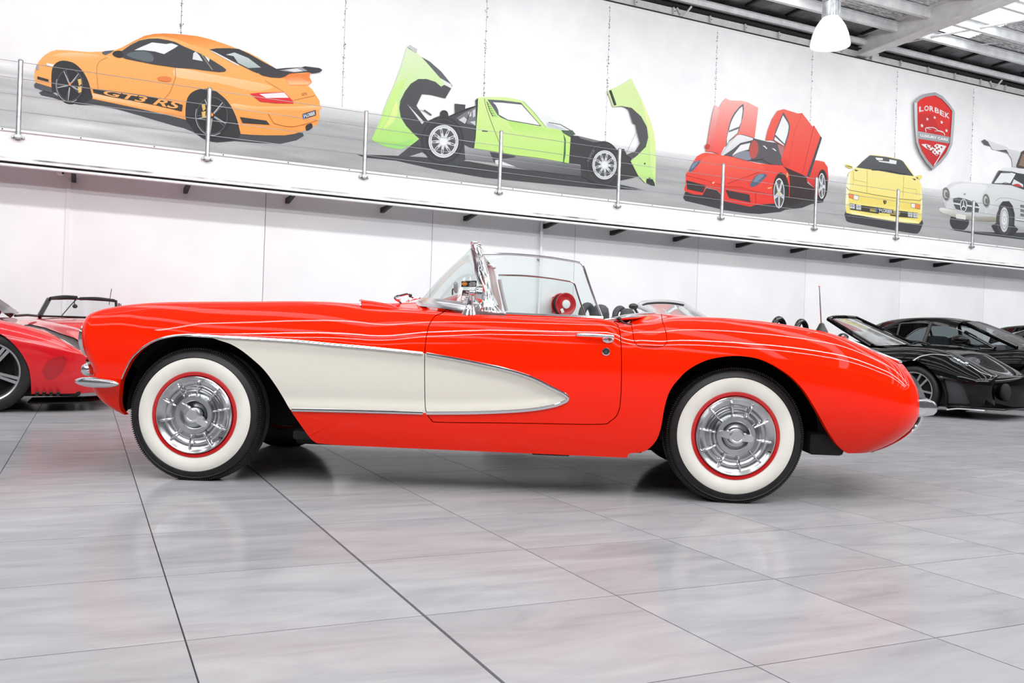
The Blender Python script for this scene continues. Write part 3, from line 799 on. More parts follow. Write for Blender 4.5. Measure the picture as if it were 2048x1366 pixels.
p.fill('rear_clamshell', [(100, 1070), (300, 1090), (520, 1040), (470, 1110), (380, 1150), (220, 1125)], (160, 222, 120))
p.fill('vent_tip', [(445, 70), (470, 50), (550, 95), (540, 140)], (205, 208, 208))
for i in range(5): p.line('vent_tip', [(468 + 16 * i, 82 + 10 * i), (462 + 16 * i, 98 + 10 * i)], .9, (140, 142, 144))
p.fill('clamshell_lining', [(440, 670), (620, 860), (600, 885)], (220, 224, 222))
p.line('clamshell_lining', [(450, 690), (560, 730), (640, 750)], .8, (120, 122, 124)); p.line('clamshell_lining', [(620, 735), (700, 790)], 3, (90, 92, 94))
def mural_wheel(p, cx, cy_, tx, ty, rx, ry, n, crop, ph=.3):
    p.ell('wheel', cx[0], cx[1], tx, ty, (58, 58, 61), crop=crop)
    p.ring('wheel', cx[0], cx[1], tx * .86, ty * .86, 1.0, (84, 84, 88), crop=crop)
    p.ell('wheel', cy_[0], cy_[1], rx, ry, (226, 228, 230), crop=crop)
    p.ring('wheel', cy_[0], cy_[1], rx * .9, ry * .9, 1.0, (150, 152, 156), crop=crop)
    p.ell('wheel', cy_[0], cy_[1], rx * .8, ry * .8, (84, 85, 88), crop=crop)
    p.spokes('wheel', cy_[0], cy_[1], rx, ry, n, ph, .15, .82, .1, .07, (214, 216, 218), crop)
    p.spokes('wheel', cy_[0], cy_[1], rx, ry, n, ph, .5, .74, .03, .03, (70, 70, 74), crop)
    p.ell('wheel', cy_[0], cy_[1], rx * .24, ry * .24, (236, 238, 240), crop=crop)
mural_wheel(p, (815, 1050), (825, 1065), 225, 252, 157, 172, 9, C3)
p.fill('sill', [(-70, 745), (0, 780), (240, 815), (560, 880), (900, 930), (1378, 1000), (1375, 1135), (900, 1078), (560, 1022), (300, 962), (-60, 920)], (170, 172, 176), (84, 85, 88), crop=C4)
p.fill('sill', [(245, 830), (560, 880), (560, 900), (320, 925), (300, 965)], (70, 70, 74), crop=C4)
p.fill('sill', [(310, 935), (350, 930), (570, 1018), (320, 985)], (225, 226, 228), crop=C4)
p.fill('chassis', [(50, 740), (140, 745), (370, 800), (430, 810), (550, 890), (620, 880), (650, 945), (750, 905), (700, 990), (690, 1010), (775, 1168), (700, 1190), (580, 1215), (530, 1270), (280, 1230), (170, 1165), (165, 1045), (40, 1030)], (62, 62, 65), crop=C5)
p.fill('chassis', [(140, 745), (370, 800), (430, 810), (300, 810), (160, 770)], (120, 121, 124), crop=C5)
mural_wheel(p, (400, 1040), (416, 1050), 185, 240, 128, 153, 9, C5, .1)
p.text('tyre_lettering', 'SUPER', [(225, 1010), (300, 880), (318, 900), (250, 1020)], (130, 131, 134), crop=C5)
p.fill('body', [(100, 155), (200, 150), (450, 150), (600, 180), (660, 200), (760, 310), (950, 520), (1130, 560), (1160, 600), (1250, 650), (1228, 972), (1100, 948), (850, 905), (560, 870), (400, 842), (240, 815), (50, 785), (70, 650), (80, 500), (95, 300)], (214, 238, 160), (190, 232, 122), crop=C4)
p.fill('body', [(480, 450), (700, 490), (900, 530), (1130, 570), (1150, 640), (900, 640), (600, 600)], (180, 228, 118), (200, 236, 138), crop=C4, sm=3)
p.fill('window_frame', [(215, 180), (400, 190), (635, 220), (890, 515), (700, 482), (470, 442), (380, 402), (340, 370), (290, 290)], (96, 100, 106), crop=C4)
p.fill('side_window', [(285, 215), (400, 220), (640, 245), (868, 500), (700, 470), (470, 430), (360, 368), (350, 310), (320, 250)], (246, 248, 248), crop=C4)
p.fill('louvre', [(205, 200), (230, 215), (290, 300), (350, 405), (280, 395), (240, 310)], (180, 226, 130), crop=C4)
p.line('louvre', [(208, 205), (245, 320), (285, 395)], 1.4, (60, 62, 60), crop=C4)
for i in range(6): p.line('louvre', [(215 + 13 * i, 235 + 28 * i), (245 + 14 * i, 240 + 28 * i)], .8, (70, 74, 70), crop=C4)
p.fill('windscreen', [(660, 200), (720, 225), (900, 335), (1100, 455), (1260, 565), (1130, 560), (950, 525), (800, 340)], (244, 247, 247), (225, 230, 230), crop=C4)
p.line('windscreen', [(660, 200), (800, 345), (945, 525)], 1.2, (150, 190, 140), crop=C4)
p.fill('windscreen', [(950, 470), (1010, 480), (1190, 550), (1130, 558), (955, 520)], (200, 204, 210), crop=C4); p.line('wiper', [(975, 465), (1120, 490), (1280, 580)], 1.4, (60, 62, 62), crop=C4)
p.fill('wiper', [(1140, 570), (1270, 560), (1310, 610), (1240, 640), (1150, 590)], (84, 100, 84), crop=C4)
p.line('panel_lines', [(180, 170), (200, 270), (280, 500), (415, 840)], .8, (70, 90, 50), crop=C4, sm=4)
p.fill('dark_stripe', [(1160, 600), (1190, 680), (1187, 850), (1168, 962), (1155, 960), (1167, 800), (1172, 700)], (52, 110, 74), crop=C4)
p.line('badge', [(150, 570), (220, 576)], 1.8, (50, 60, 40), crop=C4)
p.fill('clamshell_lining', [(590, 430), (700, 445), (810, 540), (870, 650), (885, 760), (860, 870), (760, 955), (700, 985), (640, 945), (740, 905), (790, 820), (750, 670), (745, 620), (715, 612), (670, 470), (640, 445)], (84, 84, 88), crop=C5)
p.fill('front_clamshell', [(445, 270), (560, 220), (650, 175), (695, 138), (740, 230), (800, 350), (870, 510), (920, 650), (945, 780), (958, 950), (950, 1272), (890, 1180), (855, 1200), (850, 1247), (770, 1165), (690, 1010), (760, 950), (850, 860), (875, 760), (860, 650), (800, 540), (700, 450), (590, 430), (505, 440)], (222, 240, 176), (190, 232, 136), crop=C5)
p.fill('front_clamshell', [(800, 350), (870, 510), (920, 650), (945, 780), (955, 950), (940, 1200), (900, 1000), (890, 760), (850, 560)], (238, 242, 176), (206, 236, 150), crop=C5, sm=3)
p.fill('vent_slot', [(460, 270), (487, 262), (542, 420), (515, 428)], (56, 60, 56), crop=C5)
p.fill('vent_slot', [(858, 1235), (872, 1190), (920, 1200), (946, 1270)], (56, 58, 58), crop=C5, sm=2)
p.ell('vent_slot', 838, 1037, 8, 10, (70, 50, 40), crop=C5)
p.line('stay_rod', [(640, 940), (752, 700)], .7, (150, 152, 154), crop=C5)
p.done()

# --- red supercar, doors up
C6 = (1360, 190, 5.69)
p = Print('mural_supercar', 'red supercar with both doors swung upwards printed on the mural', 'mural print', C6)
RA, RB, RD = (240, 84, 68), (232, 56, 46), (196, 36, 36)
p.fill('ground_shadow', [(35, 1170), (60, 1100), (490, 1150), (800, 1240), (1060, 1200), (1200, 1200), (1400, 1160), (1560, 1100), (1640, 1150), (1630, 1222), (1500, 1240), (1390, 1285), (1200, 1305), (1140, 1332), (900, 1355), (750, 1345), (500, 1310), (250, 1250), (60, 1205)], (58, 58, 62))
p.fill('left_door', [(290, 640), (310, 540), (345, 330), (380, 170), (400, 115), (445, 145), (480, 80), (520, 35), (570, 60), (700, 65), (770, 82), (890, 145), (885, 200), (850, 490), (720, 450), (660, 450), (560, 530), (500, 600), (460, 680), (380, 650)], (248, 190, 184), (238, 86, 78))
p.fill('left_door', [(345, 330), (380, 170), (400, 115), (450, 160), (420, 300), (380, 480), (360, 640), (300, 640)], (244, 200, 196), (228, 96, 90))
p.fill('left_door', [(520, 590), (540, 430), (570, 300), (620, 200), (722, 98), (715, 250), (680, 370), (662, 432), (560, 530)], (110, 116, 118), sm=2)
p.fill('left_door', [(535, 560), (552, 430), (582, 310), (635, 210), (710, 130), (703, 250), (672, 360), (550, 410)], (246, 247, 247), sm=2)
p.fill('left_door', [(545, 430), (668, 385), (655, 430), (560, 515), (537, 560)], (240, 241, 241))
p.fill('sill', [(1150, 800), (1200, 815), (1260, 840), (1390, 905), (1450, 940), (1450, 1000), (1570, 1090), (1560, 1160), (1400, 1210), (1240, 1270), (1180, 1200)], (70, 42, 44), (52, 44, 46))
p.fill('rear_fender', [(1440, 970), (1500, 800), (1545, 740), (1640, 760), (1680, 820), (1690, 950), (1670, 1110), (1560, 1150), (1520, 1050)], RA, RD)
p.fill('body', [(65, 900), (100, 860), (150, 760), (190, 700), (250, 665), (300, 655), (480, 680), (600, 705), (760, 750), (900, 780), (1060, 795), (1160, 800), (1200, 840), (1240, 900), (1250, 1000), (1245, 1160), (1180, 1230), (1050, 1235), (860, 1252), (800, 1272), (650, 1240), (500, 1210), (490, 1150), (420, 1080), (300, 1050), (260, 1140), (150, 1130), (50, 1090), (48, 1062), (65, 1020)], (242, 88, 72), (228, 52, 44))
p.fill('body', [(480, 690), (760, 760), (900, 790), (960, 850), (700, 960), (520, 1020), (300, 960), (200, 860), (260, 720)], (243, 104, 86), (234, 70, 58), sm=3)
p.fill('cockpit', [(465, 682), (560, 560), (690, 500), (830, 490), (990, 530), (1100, 545), (1200, 580), (1160, 795), (1050, 792), (800, 748), (620, 708)], (92, 88, 94))
p.fill('cockpit', [(465, 682), (560, 560), (640, 470), (680, 450), (830, 492), (830, 512), (690, 545), (590, 625), (490, 690)], (236, 236, 238), (214, 214, 220))
p.fill('cockpit', [(590, 690), (690, 570), (800, 545), (780, 620), (700, 640)], (240, 238, 238))
p.fill('cockpit', [(600, 690), (700, 640), (790, 650), (800, 745), (640, 712)], (138, 142, 156), sm=3)
p.fill('cockpit', [(790, 620), (830, 520), (880, 540), (890, 640), (850, 720), (800, 700)], (190, 86, 80), sm=3)
p.fill('cockpit', [(1110, 560), (1190, 590), (1160, 720), (1130, 640)], (180, 120, 120))
p.fill('cockpit', [(940, 575), (965, 578), (995, 610), (985, 615)], (232, 234, 236)); p.fill('cockpit', [(1045, 605), (1070, 610), (1098, 635), (1085, 638)], (232, 234, 236))
p.line('wiper', [(770, 745), (930, 735), (1040, 790)], 1.2, (40, 40, 44)); p.line('wiper', [(840, 755), (960, 720)], .8, (40, 40, 44))
p.fill('right_door', [(975, 515), (1000, 400), (1050, 270), (1110, 180), (1180, 160), (1340, 210), (1390, 205), (1510, 360), (1525, 345), (1600, 470), (1615, 490), (1470, 930), (1440, 930), (1390, 905), (1170, 810), (1150, 740), (1195, 590), (1060, 515)], (242, 108, 94), (234, 64, 54))
p.fill('right_door', [(1600, 468), (1616, 490), (1475, 930), (1440, 930)], (70, 76, 84))
p.line('right_door', [(1525, 350), (1400, 880)], .7, (160, 40, 40)); p.line('right_door', [(1390, 205), (1300, 420), (1240, 780)], .6, (200, 70, 64))
p.fill('right_door', [(1060, 515), (1090, 400), (1175, 192), (1240, 305), (1253, 350), (1240, 450), (1195, 600), (1185, 560)], (96, 102, 106))
p.fill('right_door', [(1085, 450), (1172, 230), (1228, 320), (1238, 360), (1226, 440), (1190, 555)], (240, 242, 242)); p.fill('right_door', [(1072, 510), (1082, 475), (1185, 570), (1180, 575)], (235, 236, 238))
p.line('right_door', [(1075, 460), (1190, 565)], 1.6, (90, 96, 100))
for q in ([(75, 970), (292, 1030), (262, 1112), (82, 1072)], [(518, 1080), (790, 1132), (802, 1222), (560, 1172)], [(300, 1060), (420, 1085), (480, 1150), (472, 1192), (255, 1145)]): p.fill('air_intake', q, (62, 52, 54))
for q in ([(120, 882), (110, 845), (150, 770), (235, 745), (200, 800)], [(798, 1035), (830, 960), (890, 900), (990, 905), (950, 962), (860, 1037)]): p.fill('headlamp', q, (86, 102, 126), sm=3); p.fill('headlamp', [((x - q[2][0]) * .6 + q[2][0] + 3, (y - q[2][1]) * .6 + q[2][1] + 6) for x, y in q], (120, 138, 160), sm=3)
p.ell('wheel', 1150, 1090, 92, 205, (48, 44, 46)); p.ell('wheel', 1127, 1118, 62, 172, (222, 224, 226)); p.ell('wheel', 1127, 1118, 54, 155, (90, 90, 94))
p.spokes('wheel', 1127, 1118, 58, 165, 5, .3, .1, .98, .16, .12, (212, 214, 218)); p.ell('wheel', 1127, 1118, 10, 22, (220, 210, 120))
p.ell('wheel', 1622, 1020, 58, 172, (48, 44, 46)); p.ell('wheel', 1613, 1035, 42, 146, (222, 224, 226)); p.ell('wheel', 1613, 1035, 36, 132, (100, 100, 104)); p.spokes('wheel', 1613, 1035, 40, 140, 5, .1, .1, .98, .16, .12, (212, 214, 218))
p.fill('wheel', [(1110, 890), (1160, 880), (1220, 960), (1240, 1100), (1215, 1080), (1190, 990), (1140, 920)], (56, 42, 44))
p.fill('badge', [(1212, 890), (1226, 885), (1226, 935), (1214, 940)], (230, 200, 90)); p.fill('badge', [(365, 995), (395, 985), (392, 1005), (370, 1010)], (240, 226, 150)); p.fill('badge', [(995, 1055), (1045, 1048), (1040, 1062), (1000, 1068)], (240, 190, 110))
p.fill('door_mirror', [(285, 590), (300, 560), (340, 570), (332, 612), (300, 608)], (206, 60, 54), sm=3); p.fill('door_mirror', [(1165, 760), (1200, 735), (1250, 770), (1250, 805), (1180, 800)], (226, 70, 60), sm=3)
p.line('panel_lines', [(540, 1010), (700, 950), (910, 875)], .7, (140, 30, 30)); p.line('panel_lines', [(70, 915), (300, 970), (520, 1040), (700, 1050), (860, 1100), (1060, 1140)], .5, (190, 50, 44)); p.line('panel_lines', [(860, 1100), (866, 1230)], .6, (170, 40, 38))
p.done()

# --- yellow car from the front
C7 = (1680, 290, 7.589)
p = Print('mural_wedge_car', 'yellow wedge shaped car seen head on printed on the mural', 'mural print', C7)
YA, YB = (247, 236, 160), (242, 224, 118)
p.fill('underside', [(90, 1000), (400, 1090), (700, 1140), (1000, 1180), (1250, 1140), (1238, 1250), (1190, 1335), (1100, 1342), (700, 1275), (300, 1205), (130, 1172), (85, 1125)], (66, 66, 70), sm=2)
p.fill('body', [(455, 150), (540, 150), (760, 180), (920, 220), (960, 245), (1050, 350), (1130, 470), (1200, 530), (1235, 620), (1250, 740), (1250, 900), (1240, 1140), (1200, 1195), (1000, 1180), (700, 1135), (400, 1085), (200, 1055), (95, 1030), (80, 900), (95, 600), (130, 430), (200, 370), (250, 340), (330, 260)], YA, YB)
p.fill('body', [(85, 820), (110, 700), (500, 770), (900, 830), (1220, 860), (1248, 900), (1200, 1000), (700, 920), (140, 870)], (244, 222, 120), (240, 220, 112))
p.fill('body', [(95, 620), (130, 440), (160, 420), (150, 640), (120, 900), (85, 950)], (252, 246, 214), (250, 242, 196)); p.fill('body', [(1215, 620), (1240, 740), (1248, 940), (1225, 1080), (1225, 800)], (250, 242, 190))
p.fill('body', [(150, 1000), (400, 1060), (700, 1080), (1150, 1150), (1200, 1190), (900, 1160), (400, 1085), (180, 1050)], (252, 240, 176))
p.fill('windscreen', [(455, 155), (700, 180), (920, 225), (960, 250), (1000, 310), (1118, 472), (900, 447), (600, 392), (250, 342), (330, 260)], (92, 94, 98), (74, 76, 80))
for q in ([(535, 190), (650, 200), (650, 230), (560, 228)], [(750, 218), (860, 240), (852, 292), (750, 280)], [(575, 235), (660, 245), (790, 258), (850, 270), (840, 290), (600, 256)]): p.fill('windscreen', q, (236, 238, 238))
p.line('wiper', [(480, 380), (700, 385), (900, 430)], 1.6, (40, 40, 42)); p.line('wiper', [(800, 410), (1000, 445)], 1.2, (40, 40, 42))
for q in ([(80, 305), (110, 290), (180, 320), (200, 355), (120, 345)], [(1160, 490), (1180, 458), (1240, 465), (1240, 510), (1190, 517)]): p.fill('door_mirror', q, (240, 226, 120), sm=2)
p.fill('door_mirror', [(95, 310), (180, 330), (190, 345), (110, 325)], (70, 68, 50)); p.fill('door_mirror', [(1160, 490), (1185, 490), (1185, 510), (1165, 510)], (60, 58, 44))
p.line('panel_lines', [(100, 640), (135, 682), (500, 752), (900, 817), (1215, 845), (1240, 820)], 1.1, (110, 100, 60))
for l in ([(415, 380), (410, 730)], [(970, 470), (955, 800)], [(200, 605), (205, 530), (405, 567)], [(970, 650), (1165, 677), (1155, 760)], [(205, 400), (205, 530)]): p.line('panel_lines', l, .5, (150, 138, 84))
for q in ([(215, 372), (285, 387), (240, 400)], [(1090, 507), (1152, 517), (1140, 537)]): p.fill('air_vent', q, DK)
for q, cc in (([(135, 738), (210, 753), (207, 818), (140, 797)], (244, 140, 70)), ([(210, 753), (284, 768), (270, 836), (206, 818)], (244, 240, 236)), ([(1082, 882), (1142, 890), (1142, 957), (1080, 945)], (244, 240, 236)), ([(1142, 890), (1212, 902), (1212, 972), (1142, 957)], (244, 140, 70))):
    P_ = np.array(q, float); c_ = P_.mean(0); p.fill('indicator', (P_ - c_) * 1.12 + c_, (60, 56, 50)); p.fill('indicator', q, cc)
for q in ([(150, 882), (330, 915), (550, 945), (590, 1045), (330, 1005), (155, 980)], [(765, 1000), (920, 1000), (1182, 1030), (1178, 1112), (900, 1092), (765, 1072)]): p.fill('air_intake', q, (62, 60, 52))
for q in ([(455, 950), (560, 960), (590, 1030), (455, 1010)], [(770, 1005), (915, 1020), (905, 1070), (770, 1060)]):
    for i in range(3):
        P_ = np.array(q, float); t0, t1_ = i / 3 + .05, i / 3 + .2
        p.fill('air_intake', [P_[0] + (P_[3] - P_[0]) * t0, P_[1] + (P_[2] - P_[1]) * t0, P_[1] + (P_[2] - P_[1]) * t1_, P_[0] + (P_[3] - P_[0]) * t1_], (240, 222, 120))
for x0, y0, x1, y1 in ((150, 890, 225, 970), (245, 902, 320, 987), (1032, 1017, 1102, 1097), (1112, 1027, 1185, 1107)):
    p.fill('fog_lamp', [(x0, y0), (x1, y0 + 10), (x1, y1), (x0, y1 - 10)], (206, 208, 210)); p.line('fog_lamp', [((x0 + x1) / 2, y0 + 8), ((x0 + x1) / 2, y1 - 8)], .7, (120, 122, 124)); p.line('fog_lamp', [(x0 + 5, (y0 + y1) / 2), (x1 - 5, (y0 + y1) / 2)], .7, (120, 122, 124))
p.fill('number_plate', [(548, 943), (812, 985), (807, 1047), (553, 1021)], (42, 44, 56)); p.fill('number_plate', [(548, 943), (575, 948), (577, 1023), (553, 1021)], (70, 80, 150))
p.text('number_plate', 'V\u2022LORBEK', [(585, 952), (800, 988), (796, 1040), (588, 1016)], (238, 238, 240), bold=.015)
p.fill('badge', [(660, 838), (705, 845), (705, 875), (684, 902), (664, 875)], (60, 58, 46)); p.line('badge', [(684, 850), (686, 880)], .9, (220, 200, 110))
p.done()

# --- silver gullwing
C8 = (1860, 260, 5.691)
p = Print('mural_gullwing', 'silver classic coupe with raised gullwing doors printed on the mural', 'mural print', C8)
SA, SB, SD = (232, 233, 234), (206, 208, 210), (150, 152, 156)
p.fill('ground_shadow', [(200, 1130), (400, 1150), (740, 1165), (1150, 1170), (1700, 1200), (1950, 1100), (2060, 1130), (1900, 1230), (1600, 1290), (1150, 1260), (800, 1217), (550, 1190), (300, 1147)], (72, 74, 78))
p.ell('wheel', 335, 1040, 110, 112, (64, 64, 68))
p.fill('gullwing_door', [(585, 125), (620, 105), (680, 125), (870, 190), (900, 218), (1000, 240), (1032, 272), (985, 420), (940, 420), (930, 330), (890, 270), (780, 232), (710, 222), (690, 185), (640, 165)], (232, 233, 234), (210, 212, 214))
p.fill('gullwing_door', [(585, 125), (620, 105), (660, 132), (690, 187), (620, 167)], (96, 98, 102)); p.fill('gullwing_door', [(760, 232), (870, 225), (897, 272), (860, 255)], (84, 86, 90))
p.fill('gullwing_door', [(978, 415), (1000, 350), (1040, 250), (1070, 232), (1150, 232), (1150, 470), (1030, 440)], (86, 76, 72)); p.fill('gullwing_door', [(1010, 400), (1050, 280), (1150, 258), (1220, 300), (1250, 430), (1150, 440)], (146, 122, 106))
p.fill('body', [(150, 800), (145, 690), (190, 650), (250, 600), (340, 585), (480, 600), (710, 610), (760, 540), (790, 460), (840, 430), (960, 430), (1150, 450), (1330, 500), (1480, 600), (1640, 680), (1850, 730), (2000, 800), (2050, 900), (2040, 1020), (1960, 1090), (1700, 1190), (1400, 1180), (1150, 1150), (960, 1110), (900, 1110), (760, 1045), (540, 1005), (260, 945), (180, 880)], (236, 237, 238), (188, 190, 194))
p.fill('body', [(260, 780), (200, 700), (300, 620), (480, 610), (650, 640), (600, 720), (560, 830), (400, 780)], (240, 241, 242), (222, 224, 226), sm=3)
p.fill('body', [(600, 720), (680, 650), (820, 640), (1150, 700), (1150, 790), (950, 800), (760, 830), (690, 900), (640, 720)], (226, 228, 230), (214, 216, 218), sm=3)
p.line('body', [(745, 810), (800, 775), (940, 785), (1150, 840), (1400, 900)], 1.2, (170, 172, 176), sm=3)
p.fill('windscreen', [(708, 612), (790, 462), (930, 472), (1000, 490), (1150, 515), (1300, 570), (1370, 680), (1250, 735), (1150, 715), (1070, 680), (920, 628)], (70, 72, 76))
p.fill('windscreen', [(728, 605), (808, 490), (925, 485), (975, 500), (915, 605)], (240, 242, 242)); p.fill('windscreen', [(930, 620), (955, 560), (1060, 620), (1060, 650)], (232, 234, 236)); p.fill('windscreen', [(940, 630), (1000, 612), (1050, 650)], (196, 70, 66), sm=3)
p.line('windscreen', [(710, 612), (790, 462)], 2.4, (96, 98, 102)); p.fill('windscreen', [(820, 470), (925, 475), (920, 492), (825, 492)], (110, 112, 116)); p.line('wiper', [(800, 612), (870, 595), (900, 615)], 1.2, (110, 112, 114))
for cx, cy_ in ((185, 732), (640, 805)):
    p.ell('headlamp', cx, cy_, 42, 80, (150, 152, 150), -5); p.ell('headlamp', cx - 2, cy_ - 2, 33, 66, (92, 94, 94), -5); p.ell('headlamp', cx - 5, cy_ - 5, 24, 50, (190, 192, 188), -5); p.ell('headlamp', cx + 3, cy_ + 4, 14, 32, (110, 112, 112), -5)
p.ell('headlamp', 178, 845, 16, 28, (200, 200, 200)); p.ell('headlamp', 636, 925, 14, 26, (214, 214, 214))
p.fill('grille', [(258, 775), (330, 765), (400, 780), (540, 830), (568, 880), (552, 945), (400, 938), (290, 900), (262, 840)], (84, 86, 90)); p.line('grille', [(258, 775), (330, 765), (400, 780), (540, 830), (568, 880), (552, 945), (400, 938), (290, 900), (262, 840)], 1.3, (220, 222, 224), closed=True)
p.fill('grille', [(252, 822), (565, 875), (565, 892), (255, 840)], (222, 224, 226))
p.ell('star_emblem', 382, 858, 40, 74, (84, 86, 90)); p.ring('star_emblem', 382, 858, 36, 69, 1.3, (236, 238, 240))
for a_ in (-90, 30, 150): p.fill('star_emblem', [(382 + 36 * math.cos(math.radians(a_)), 858 + 69 * math.sin(math.radians(a_))), (382 + 7 * math.cos(math.radians(a_ + 60)), 858 + 13 * math.sin(math.radians(a_ + 60))), (382 + 7 * math.cos(math.radians(a_ - 60)), 858 + 13 * math.sin(math.radians(a_ - 60)))], (240, 242, 244))
p.ell('star_emblem', 395, 730, 11, 12, (150, 152, 156))
p.fill('bumper', [(110, 888), (180, 890), (250, 912), (300, 955), (410, 965), (540, 985), (700, 985), (760, 1000), (755, 1045), (540, 1035), (300, 1000), (200, 965), (115, 932)], (236, 236, 232), (140, 136, 124), sm=2)
p.fill('number_plate', [(295, 955), (408, 970), (405, 1022), (298, 1006)], (232, 232, 228))
for x, y in ((312, 975), (330, 982), (346, 976), (352, 988), (368, 983), (384, 992), (392, 982), (318, 992), (340, 998)): p.line('number_plate', [(x - 3, y - 4), (x + 2, y + 5)], .5, (165, 155, 152))
p.fill('wheel', [(700, 1090), (770, 1050), (780, 930), (790, 860), (830, 812), (900, 810), (940, 860), (965, 960), (960, 1085), (1005, 1130), (960, 1190), (860, 1208), (760, 1190), (720, 1130)], (62, 63, 66))
p.ell('wheel', 848, 1030, 95, 170, (78, 78, 82)); p.ell('wheel', 845, 1020, 50, 142, (212, 214, 216)); p.ring('wheel', 845, 1020, 40, 112, 1., (120, 122, 126)); p.ell('wheel', 845, 1020, 22, 58, (236, 238, 240)); p.ring('wheel', 845, 1020, 12, 30, .8, (140, 142, 146))
p.ell('wheel', 1740, 1110, 105, 165, (62, 63, 66)); p.ell('wheel', 1735, 1105, 56, 140, (212, 214, 216)); p.ell('wheel', 1735, 1105, 24, 58, (236, 238, 240))
for i in range(3): p.fill('side_vent', [(1030, 850 + 50 * i), (1150, 865 + 50 * i), (1150, 895 + 50 * i), (1035, 880 + 50 * i)], (120, 122, 126))
p.line('body', [(975, 1015), (1150, 1040), (1560, 1075)], 2.2, (244, 245, 246)); p.line('body', [(975, 1025), (1150, 1052), (1560, 1088)], 1.2, (130, 132, 136))
p.done()

# --- shield sign
C9 = (1810, 170, 7.589)
SIGN = (196, 22, 24)
p = Print('shield_sign', 'red shield sign with a broad silver rim, stars and a chequered flag on the wall', 'sign', C9, .0004)
YS = YM - .10
def at9(pts, Y): return np.array([atY(C9[0] + x / C9[2], C9[1] + y / C9[2], Y) for x, y in pts])
outer = [(140, 262), (200, 190), (300, 135), (462, 110), (570, 168), (690, 300), (757, 402), (752, 560), (722, 900), (650, 1060), (540, 1190), (420, 1290), (325, 1185), (228, 1030), (172, 880), (150, 600)]
inner = [(185, 270), (225, 225), (310, 180), (460, 158), (560, 215), (660, 320), (715, 395), (707, 560), (682, 890), (620, 1030), (530, 1140), (430, 1238), (342, 1140), (252, 1000), (205, 870), (190, 580)]
O0, O1, I1 = at9(outer, YM), at9(outer, YS + .035), at9(inner, YS - .01)
n = len(outer)
V = np.concatenate([O0, O1, I1]); F = [(i, (i + 1) % n, n + (i + 1) % n, n + i) for i in range(n)] + [(n + i, n + (i + 1) % n, 2 * n + (i + 1) % n, 2 * n + i) for i in range(n)]
mk('silver_rim', (V, F), mat('silver_rim', (200, 203, 206), .45, .35), p.root, smooth=False)
p.k = 0
Yk = YS + .004
def sgn(part, pts, col, col2=None, sm=0):
    p.fill(part, pts, col, col2, sm=sm)
oldYM = YM; YM = YS + .006
sgn('shield_face', inner, (236, 52, 48), (196, 36, 40))
sgn('shield_face', [(190, 440), (300, 430), (420, 450), (530, 690), (520, 760), (200, 710)], (206, 44, 46), (196, 40, 44))
sgn('banner', [(192, 700), (690, 792), (680, 890), (205, 815)], (176, 182, 184), (150, 156, 158))
for k, ch in enumerate('LORBEK'):
    t0, t1_ = k / 6, (k + .86) / 6
    f = lambda t, dy: (215 + 470 * t, 330 + dy - 40 * math.sin(pi * min(t * 1.25, 1)) + 105 * t ** 1.4)
    p.text('name_lettering', ch, [f(t0, 0), f(t1_, 0), f(t1_, 80), f(t0, 80)], (232, 228, 228), bold=.03)
p.text('banner_lettering', 'LUXURY CARS', [(235, 742), (655, 812), (650, 852), (238, 782)], (248, 249, 250), bold=.03)
for cx, cy_, r in ((257, 617, 34), (340, 518, 28), (450, 495, 28), (557, 565, 32), (630, 692, 30)):
    sgn('star', [(cx + r * (1 if i % 2 == 0 else .42) * math.sin(i * pi / 5) * .8, cy_ - r * (1 if i % 2 == 0 else .42) * math.cos(i * pi / 5) + .18 * r * math.sin(i * pi / 5)) for i in range(10)], (244, 244, 244))
p.line('car_emblem', [(320, 712), (316, 655), (380, 645), (440, 650), (480, 672), (500, 690), (560, 705), (595, 735), (603, 765)], 1.5, (226, 224, 222), sm=5)
p.line('car_emblem', [(330, 655), (370, 668), (395, 675)], 1.0, (226, 224, 222)); p.line('car_emblem', [(450, 698), (520, 700), (570, 720)], 1.0, (226, 224, 222))
flag = [(245, 900), (320, 895), (390, 920), (440, 960), (445, 915), (480, 895), (540, 905), (620, 925), (600, 980), (530, 1065), (520, 1040), (480, 1078), (420, 1030), (380, 990), (320, 960)]
sgn('chequered_flag', flag, (238, 238, 238))
for i, (x, y) in enumerate([(330, 920), (365, 965), (395, 940), (425, 985), (450, 1020), (480, 1055), (485, 985), (490, 925), (515, 970), (525, 1030), (555, 945), (345, 950), (405, 1000), (455, 950)]): sgn('chequered_flag', [(x - 13, y - 15), (x + 11, y - 11), (x + 13, y + 13), (x - 11, y + 10)], (186, 40, 44))
sgn('flag_pole', [(615, 935), (632, 925), (455, 1215), (432, 1222)], (226, 228, 230))
YM = oldYM
p.done()

# ------------------------------------------------------------------ car bodies
def polyx(pts):
    """target silhouette y(x) in pixels"""
    P = np.array(sorted(map(tuple, pts)), float); return lambda q: np.interp(q, P[:, 0], P[:, 1])

